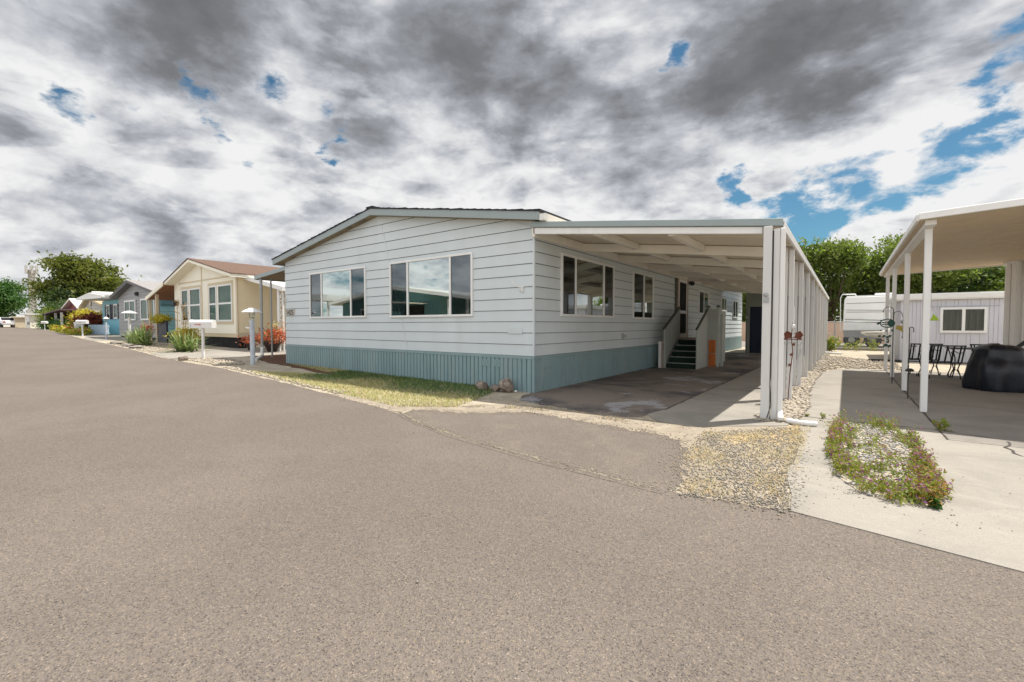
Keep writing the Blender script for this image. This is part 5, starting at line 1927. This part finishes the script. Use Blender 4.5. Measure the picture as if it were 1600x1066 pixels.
for i in range(34):
    mb.box(-47 + i * .19, -46.9 + i * .19, 2.35, 2.40, .5, 1.28)
mb.build('picket', mat('pale_blue', (.42, .55, .66), .6, .06, 3), t)
MB().box(-47, -40.6, 2.402, 2.44, .6, .68).box(-47, -40.6, 2.402, 2.44, 1.1, 1.18).build('rail', MATS['pale_blue'], t)

# tan roofed house, red house, white roofed house
t1, _ = gable_house('light grey house with a tan roof and round gable vent beyond the teal house', -60.5, -52.2, 4.5, 12, .9, 3.15, 3.98, -57.6, M_LGREY, M_LGREY, M_SHTAN, M_TANW, .5, .4, board=.26)
window(t1, TF(4.46), -59.5, -57.8, 1.5, 2.7, (), 'd', fw=.12)
window(t1, TF(4.46), -56.2, -53.8, 1.5, 2.7, (-55,), 'dd', fw=.12)
mb = MB()
mb.lathe([(.32, 0), (.34, .04), (.2, .06)], (0, 0, 0), 14)
mb.v = [(-57.6 + a, 4.44 - c, 3.50 + b) for a, b, c in mb.v]
mb.build('gable_vent', M_TANW, t1)
t2, _ = gable_house('small dark red gabled house with a white roof far down the street', -76.5, -67.5, 5.5, 11, 1.0, 3.25, 4.35, -71.3, M_REDW, M_LGREY, M_WHITE, M_CREAM, .4, .5)
MB().prism([(-77.5, 2.55), (-66, 2.95), (-66, 3.10), (-77.5, 2.70)], 'y', 3.4, 5.4).build('porch_roof', mat('plum_roof', (.12, .075, .085), .8, .1, 3), t2)
for x in (-76.6, -70, -66.6):
    MB().box(x, x + .2, 3.5, 3.7, .8, 2.7).build('porch_post', M_LGREY, t2)
window(t2, TF(5.46), -75, -72.5, 1.6, 2.6, (), 'd', fw=.12)
t3, _ = gable_house('far house with a white roof half hidden behind dark bushes', -92, -84, 8, 9, 1.0, 3.5, 4.5, -90, M_TANW, M_TANW, M_WHITE, M_WHITE, .4, .4)
window(t3, TF(7.96), -90, -88, 1.8, 2.8, (), 'd', fw=.12)

t = thing('white_shed', 'small white block building with a flat roof at the end of the road', 'shed', (-84.5, 4.5, .85))
MB().box(-86.8, -82.4, 2.9, 5.6, .8, 2.65).build('wall', M_CREAM, t)
MB().box(-87.1, -82.1, 2.5, 5.9, 2.65, 2.82).build('roof', M_WHITE, t)
MB().box(-84.4, -82.7, 2.80, 2.89, 1.75, 2.45).build('shutter', M_WHITE, t)
MB().box(-84.4, -82.8, 2.83, 2.89, 1.35, 1.72).build('counter', M_RVG, t)
t = thing('tan_shed', 'tan flat walled shed left of the small white building', 'shed', (-91, 3.2, .9))
MB().box(-93.3, -89.2, 2.2, 4.2, .85, 2.35).build('wall', M_TANW, t)
MB().box(-93.5, -89.0, 2.0, 4.4, 2.35, 2.48).build('roof', M_TRIMTAN, t)
t = thing('utility_tower', 'tall pale lattice tower with antennas at the top beyond the road', 'tower', (-134.3, 9.1, .99))
mb = MB()
for sx in (-1, 1):
    for sy in (-1, 1):
        mb.tube([(-134.3 + sx * .55, 9.1 + sy * .55, .9), (-134.3 + sx * .42, 9.1 + sy * .42, 13)], .10, 6)
for i in range(16):
    z = 1 + i * .75
    for s in (-1, 1):
        mb.bar((-134.8, 9.1 + s * .5, z), (-133.8, 9.1 + s * .5, z + .75), .08, .08)
        mb.bar((-134.3 + s * .5, 8.6, z + .75), (-134.3 + s * .5, 9.6, z), .08, .08)
mb.build('lattice', M_CONCT, t)
MB().box(-134.7, -133.9, 8.7, 9.5, .9, 12.6).build('core', M_CONCT, t)
mb = MB()
for a in range(6):
    cx, cy = -134.3 + .9 * math.cos(a * 1.047), 9.1 + .9 * math.sin(a * 1.047)
    mb.box(cx - .16, cx + .16, cy - .16, cy + .16, 12.2, 13.9)
    mb.bar((-134.3, 9.1, 12.9), (cx, cy, 12.9), .08, .08)
mb.build('antenna', M_LGREY, t)
MB().box(-135.2, -133.2, 8.2, 10.2, .9, 4.6).build('equipment_cabinet', M_LGREY, t)

# white car at the road end
car = thing('parked_car', 'white car seen from behind at the far end of the road', 'car', (-91.3, 1.6, gz(-91.3)), R(8))
mb = MB()
mb.prism([(-2.1, .35), (2.1, .35), (2.15, .75), (2.0, .95), (1.1, 1.0), (.55, 1.42), (-1.2, 1.46), (-1.85, 1.02), (-2.15, .92)], 'y', -.88, .88)
mb.build('body', M_CARW, car, local=True, bevel=.08)
mb = MB()
mb.prism([(1.12, 1.03), (.60, 1.38), (.66, 1.40), (1.20, 1.03)], 'y', -.72, .72)
mb.prism([(-1.8, 1.04), (-1.28, 1.40), (-1.34, 1.42), (-1.9, 1.04)], 'y', -.72, .72)
mb.prism([(-1.6, 1.04), (1.0, 1.04), (.5, 1.38), (-1.2, 1.40)], 'y', -.885, -.875)
mb.prism([(-1.6, 1.04), (1.0, 1.04), (.5, 1.38), (-1.2, 1.40)], 'y', .875, .885)
mb.build('window', M_DARK, car, local=True)
for sx in (-1.3, 1.35):
    for sy in (-.80, .80):
        mb = MB()
        mb.lathe([(.2, -.1), (.32, -.09), (.32, .09), (.2, .1)], (0, 0, 0), 16)
        mb.v = [(sx + a, sy + c, .32 + b) for a, b, c in mb.v]
        mb.build('wheel', M_RUBBER, car, local=True)
for sy in (-.72, .72):
    MB().box(2.06, 2.17, sy - .13, sy + .13, .72, .88).build('tail_light', M_TAIL, car, local=True)


# ------------------------------------------------------------------ lamps, mailboxes
def lamp_post(label, x, y, h, m, shade=.20, arm=False, th=.055):
    t = thing('lamp_post', label, 'lamp post', (x, y, gz(x)), 0, 'lamp posts along the street')
    MB().tube([(0, 0, -.02), (0, 0, h - .34)], th, 10).build('post', m, t, local=True, smooth=False)
    MB().lathe([(th * .7, h - .34), (.045, h - .30), (.075, h - .26), (.085, h - .13), (.05, h - .12)], (0, 0, 0), 12).build('lamp_glass', M_LAMPG, t, local=True)
    MB().lathe([(shade, h - .13), (shade * .98, h - .115), (shade * .62, h - .05), (shade * .42, h - .035), (shade * .36, h - .005), (.03, h)], (0, 0, 0), 18).build('lamp_shade', M_WHITE, t, local=True)
    if arm:
        MB().bar((-.36, -.01, h * .655), (-.05, -.01, h * .645), .03, .045).build('sign_arm', M_WHITE, t, local=True)
        MB().box(.03, .06, -.04, .0, h * .63, h * .70).build('switch_box', M_LAMPP, t, local=True)
    return t


lamp_post('blue grey lamp post with a white conical shade left of the grey house', -9.09, -.85, 1.62, M_LAMPP, .27, True, .065)
lamp_post('white lamp post rising from the spiky plants by the grey clapboard house', -25.7, .22, 1.72, M_WHITE, .34, False, .06)
lamp_post('white lamp post beside the yellow flower bed, left of the mailbox', -66.0, 4.5, 1.7, M_WHITE, .40, False, .11)
lamp_post('white lamp post beside the green hedge far down the street', -80.5, 5.7, 1.8, M_WHITE, .30, False, .13)
lamp_post('slim grey lamp post in front of the teal house', -32.4, .62, 1.42, M_LAMPP, .14, False, .05)


def mailbox(label, x, y, h, w, tube=True, rz=0.0):
    t = thing('mailbox', label, 'mailbox', (x, y, gz(x)), rz, 'mailboxes along the street')
    MB().box(-.035, .035, -.035, .035, -.02, h - .27).build('post', M_WHITE, t, local=True, bevel=.006)
    mb = MB()
    pr = [(-.12, h - .27), (.12, h - .27), (.12, h - .09)] + [(.12 * math.cos(a), h - .09 + .09 * math.sin(a)) for a in [math.pi * i / 8 for i in range(1, 8)]] + [(-.12, h - .09)]
    mb.prism(pr, 'x', -w / 2 + .06, w / 2)
    b = mb.build('box', M_WHITE, t, local=True, bevel=.004)
    MB().prism([(u * 1.06, (z - h + .14) * 1.05 + h - .14) for u, z in pr], 'x', -w / 2, -w / 2 + .055).build('box_door', M_WHITE, b, local=True)
    MB().bar((-.18, -.13, h - .15), (.02, -.13, h - .15), .008, .018).bar((.0, -.13, h - .15), (.0, -.13, h - .18), .008, .03).build('flag', M_RED, b, local=True)
    return t


mailbox('white mailbox with a red flag by the cream house driveway', -12.25, -1.0, 1.27, .74, rz=R(36))
mailbox('white mailbox in front of the yellow shrub and light grey house', -38.4, .55, 1.2, .72, rz=R(36))
mailbox('small white mailbox far down the street by the dark bushes', -67.7, 2.4, 1.0, .6, rz=R(36))
mailbox('white mailbox partly hidden behind the green hedge', -72.5, 4.2, 1.25, .9, rz=R(36))

# left awning on the main house
t = thing('side_awning', 'small flat awning on thin posts at the left side of the pale grey house', 'awning', (-10.2, 2, 0))
MB().prism([(-8.87, 2.98), (-11.45, 2.78), (-11.45, 2.84), (-8.87, 3.04)], 'y', .30, 7.5).build('ceiling', M_SOFFIT, t)
MB().prism([(-8.87, 2.96), (-11.48, 2.76), (-11.48, 2.88), (-8.87, 3.08)], 'y', .27, .298).box(-11.48, -11.452, .30, 7.5, 2.75, 2.87).build('fascia', M_FASCIA, t)
for x, y, r in ((-11.2, .36, .045), (-11.28, .72, .03), (-11.2, 4.0, .04)):
    MB().tube([(x, y, gz(x)), (x, y, 2.80)], r, 8).build('post', M_STEEL, t)
MB().tube([(-11.1, .32, .5), (-11.1, .30, .22), (-10.9, .1, .16), (-10.2, -.3, .14)], .05, 8).build('downspout', M_WHITE, t)


# plants on the left
def yucca(name, label, x, y, r, h, n, m, seed, stalks=0):
    rg = np.random.default_rng(seed)
    Vs, Fs = [], []
    z0 = gz(x)
    for i in range(n):
        a = rg.uniform(0, 6.28)
        el = rg.uniform(.12, 1.35)
        L = r * rg.uniform(.75, 1.1)
        bx, by = x + rg.normal(0, r * .12), y + rg.normal(0, r * .12)
        d = np.array([math.cos(a) * math.cos(el), math.sin(a) * math.cos(el), math.sin(el) * h / r])
        w = np.array([-math.sin(a), math.cos(a), 0]) * .034
        o = len(Vs) * 8
        pts = []
        for k in range(4):
            s = k / 3
            c = np.array([bx, by, z0 + .03]) + d * L * s + np.array([0, 0, -.16 * L * s * s * math.cos(el)])
            c[2] = max(c[2], z0 + .01)
            ww = w * (1.0, 1.0, .65, .05)[k]
            pts += [c - ww, c + ww]
        Vs.append(np.array(pts))
        Fs.append(np.array([[0, 1, 3, 2], [2, 3, 5, 4], [4, 5, 7, 6]]) + o)
    t = thing(name, label, 'plant', (x, y, z0), 0, 'spiky plants by the street')
    fast_mesh('foliage', np.vstack(Vs), np.vstack(Fs), [m], None, t)
    if stalks:
        mb = MB()
        for i in range(stalks):
            sx, sy = x + rg.uniform(-.4, .5), y + rg.uniform(-.2, .2)
            hh_ = rg.uniform(1.5, 2.1)
            mb.tube([(sx, sy, z0 + .2), (sx + .04, sy, z0 + hh_)], [.012, .007], 5)
            for k in range(14):
                q = z0 + hh_ * rg.uniform(.6, 1.0)
                mb.rock((sx + rg.normal(0, .05), sy + rg.normal(0, .05), q), (.025, .025, .03), 1, int(rg.integers(99)))
        mb.build('flower_stalk', M_WEEDO, t)
    return t


yucca('yucca', 'spiky green yucca by the cream house driveway, right behind the white mailbox', -16.6, -.15, 1.25, .95, 130, M_YUCCA, 1, 3)
yucca('yucca', 'taller spiky pale green plant below the white lamp post', -22.9, .10, .85, 1.3, 100, M_YUCCA, 2)
yucca('yucca', 'grey green spiky plant at the street edge left of the lamp', -24.4, .1, .95, .95, 90, M_YUCCA, 3)
shrub('yellow_shrub', 'yellowing shrub between the two spiky yuccas', -19.6, .8, .5, .45, .85, 1800, .06, M_YELB, 4)
shrub('flower_box_plant', 'yellow flowers above the navy porch screen', -25.2, 1.6, .9, .3, .0, 1400, .07, M_YELB, 5, blobs=[(-25.9, 1.66, 1.57, .6, .16, .10)])
shrub('red_flower', 'red flower tuft among the spiky pale plant', -23.0, .6, .2, .2, .0, 300, .05, M_CANNA, 6, 'flower', blobs=[(-23.2, .3, 1.12, .16, .16, .2)])

t = thing('flower_planter', 'dark flower pot full of red and orange blossoms by the lattice post', 'planter', (-14.1, 2.05, gz(-14.1)))
MB().lathe([(.12, 0), (.18, .03), (.22, .15), (.38, .42), (.40, .46), (.35, .46)], (0, 0, 0), 18).build('pot', M_POT, t, local=True)
rg_ = np.random.default_rng(9)
q, f, _ = leaf_cloud([(-14.1, 2.05, .15 + .64, .46, .4, .22), (-14.5, 2.0, .70, .28, .25, .17), (-13.8, 2.0, .74, .3, .25, .20)], 1500, .07, rg_, .1, .3)
fast_mesh('blossoms', q, f, [M_CANNA, M_HEDGE], (RNG.random(len(f)) < .12).astype(int), t)
t = thing('flower_planter', 'small orange blossom clump left of the dark flower pot', 'planter', (-15.6, 1.9, gz(-15.6)))
MB().lathe([(.10, 0), (.16, .12), (.20, .30), (.15, .30)], (0, 0, 0), 14).build('pot', M_POT, t, local=True)
q, f, _ = leaf_cloud([(-15.6, 1.9, .62, .22, .2, .22)], 420, .07, rg_, .1, .3)
fast_mesh('blossoms', q, f, [M_CANNA], None, t)
shrub('planter_grass', 'tuft of pale grass above the red blossoms', -14.0, 2.2, .1, .1, .0, 200, .05, M_STRAW, 11, 'plant', blobs=[(-14.0, 2.15, 1.12, .10, .1, .16)])

shrub('hedge', 'clipped green hedge along the far verge', -72, 3.9, 4.8, .9, 0, 7000, .10, M_HEDGE, 21, 'hedge', blobs=[(-76 + i * 1.35, 3.6 + .05 * i, gz(-72) + .5, .85, .8, .55) for i in range(8)])
shrub('yellow_shrub', 'bright yellow shrub in front of the light grey house', -51.5, 2.9, 1.5, 1.0, 0, 3600, .11, M_YELB, 22, blobs=[(-52.6, 3.2, 1.95, 1.3, 1.0, .75), (-51.6, 3.1, 1.8, 1.1, 1.0, .7)])
shrub('dark_red_shrub', 'dark red leaved shrub right of the yellow one', -47.8, 2.6, 1.3, 1, 0, 4600, .11, M_REDB, 23, blobs=[(-49.2, 2.9, 1.4, 1.5, 1.0, .9), (-48.0, 2.7, 1.2, 1.2, 1.0, .8)])
shrub('dark_bush', 'tall dark green bush beside the white roofed house', -82, 6, 3, 2, 0, 8000, .20, M_L3, 24, blobs=[(-84, 5.5, 2.3, 2.2, 1.6, 1.6), (-80, 5.6, 2.2, 2.6, 1.6, 1.3), (-87.5, 6.5, 2.8, 2.2, 1.6, 2.0), (-77, 5.4, 2.5, 2.0, 1.2, 1.1)])
shrub('yellow_green_shrub', 'yellow green bush before the white roofed house', -78, 4.8, 2, 1, 0, 3600, .16, M_WEED, 25, blobs=[(-79.5, 4.9, 2.5, 1.9, 1.2, .8), (-77.5, 4.9, 2.3, 1.5, 1.2, .7)])
rgv = np.random.default_rng(12)
pv = sample([(-66, 2.7), (-50, 1.3), (-43, .9), (-43, 1.8), (-52, 2.6), (-60, 4.2)], 420, rgv)
tag(plant_mass('verge_flowers', pv, rgv.uniform(.25, .6, len(pv)), rgv, 22, .13, .3, (M_WEED, M_YELB, M_CANNA), .05, np.full(len(pv), .45), 0), kind='stuff')
t = thing('tiered_planter', 'white tiered column planter at the edge of the teal house yard', 'planter', (-47.0, 1.9, gz(-47)))
mb = MB()
for i in range(6):
    mb.lathe([(.14 + .02 * i, .35 + i * .12), (.18 + .02 * i, .36 + i * .12), (.19 + .02 * i, .45 + i * .12), (.14, .465 + i * .12)], (0, 0, 0), 14)
mb.tube([(0, 0, 0), (0, 0, .45)], .10, 8)
mb.build('tiers', M_CREAM, t, local=True, normals=True)
t = thing('white_pedestal', 'narrow white pedestal left of the tiered planter', 'pedestal', (-45.5, 1.5, gz(-45)))
MB().box(-.28, .28, -.2, .2, 0, .95).box(-.32, .32, -.24, .24, .95, 1.02).build('block', M_WHITE, t, local=True)
MB().box(-.1, .1, -.215, -.202, .45, .75).build('panel', M_RVG, t, local=True)
tag(MB().rock((-12.05, -1.62, .19), (.17, .14, .11), 2, 77).build('rock', M_ROCK), 'dark stone at the corner of the cream house driveway', 'rock', 'rocks at the house corner')
for i, (x, y) in enumerate([(-20.6, -.75), (-22.4, -.6), (-25.8, -.3)]):
    tag(MB().rock((x, y, gz(x) + .06), (.45, .28, .09), 2, 80 + i).build('stepping_stone', M_CONC2), ['flat pale stone at the street edge nearest the yucca', 'flat pale stone in the middle of the three by the street', 'flat pale stone farthest down the street edge'][i], 'stone', 'flat stones by the street')

# ------------------------------------------------------------------ across the street, mirrored in the front windows
t4 = thing('teal_house', 'teal house with a white roof across the street, seen only mirrored in the front windows', 'house', (-21, -19, .2))
mb = MB()
mb.prism([(-28, .1), (-17, .1), (-17, 3.2), (-21.5, 3.80), (-28, 2.95)], 'y', -26, -14.2)
mb.build('wall', mat('muted_teal', (.10, .21, .22), .7, .06, 2), t4)
MB().prism([(-29, 2.85), (-21.5, 3.80), (-14, 2.84), (-14, 3.04), (-21.5, 4.06), (-29, 3.05)], 'y', -26.2, -13.6).build('roof', M_WHITE, t4)
window(t4, lambda u, w, z: (u, -14.2 + w, z), -25.5, -23.5, 1.4, 2.5, (), 'd', fw=.1)
MB().prism([(-20.6, 2.78), (-18.1, 2.66), (-18.1, 2.72), (-20.6, 2.84)], 'y', -14.18, -12.6).build('door_awning', M_CREAM, t4)
MB().box(-20.3, -18.4, -14.17, -14.12, .3, 2.6).build('doorway', M_DARK, t4)
for x in (-14.3, -15.9):
    MB().box(x, x + .12, -14, -13.88, .1, 2.9).build('porch_post', M_WHITE, t4)
t5 = thing('white_carport', 'white roofed carport across the street, seen only mirrored in the left front window', 'carport', (-34, -18, .3))
MB().prism([(-40, 3.75), (-29.6, 3.25), (-29.6, 3.75), (-40, 4.3)], 'y', -24, -13.8).build('roof', M_WHITE, t5)
for x in (-38.5, -34, -30):
    MB().box(x, x + .15, -14.2, -14.05, .3, 3.4).build('post', M_WHITE, t5)
MB().box(-40, -29.6, -24, -23.8, .3, 3.4).build('back_wall', M_GREYW, t5)
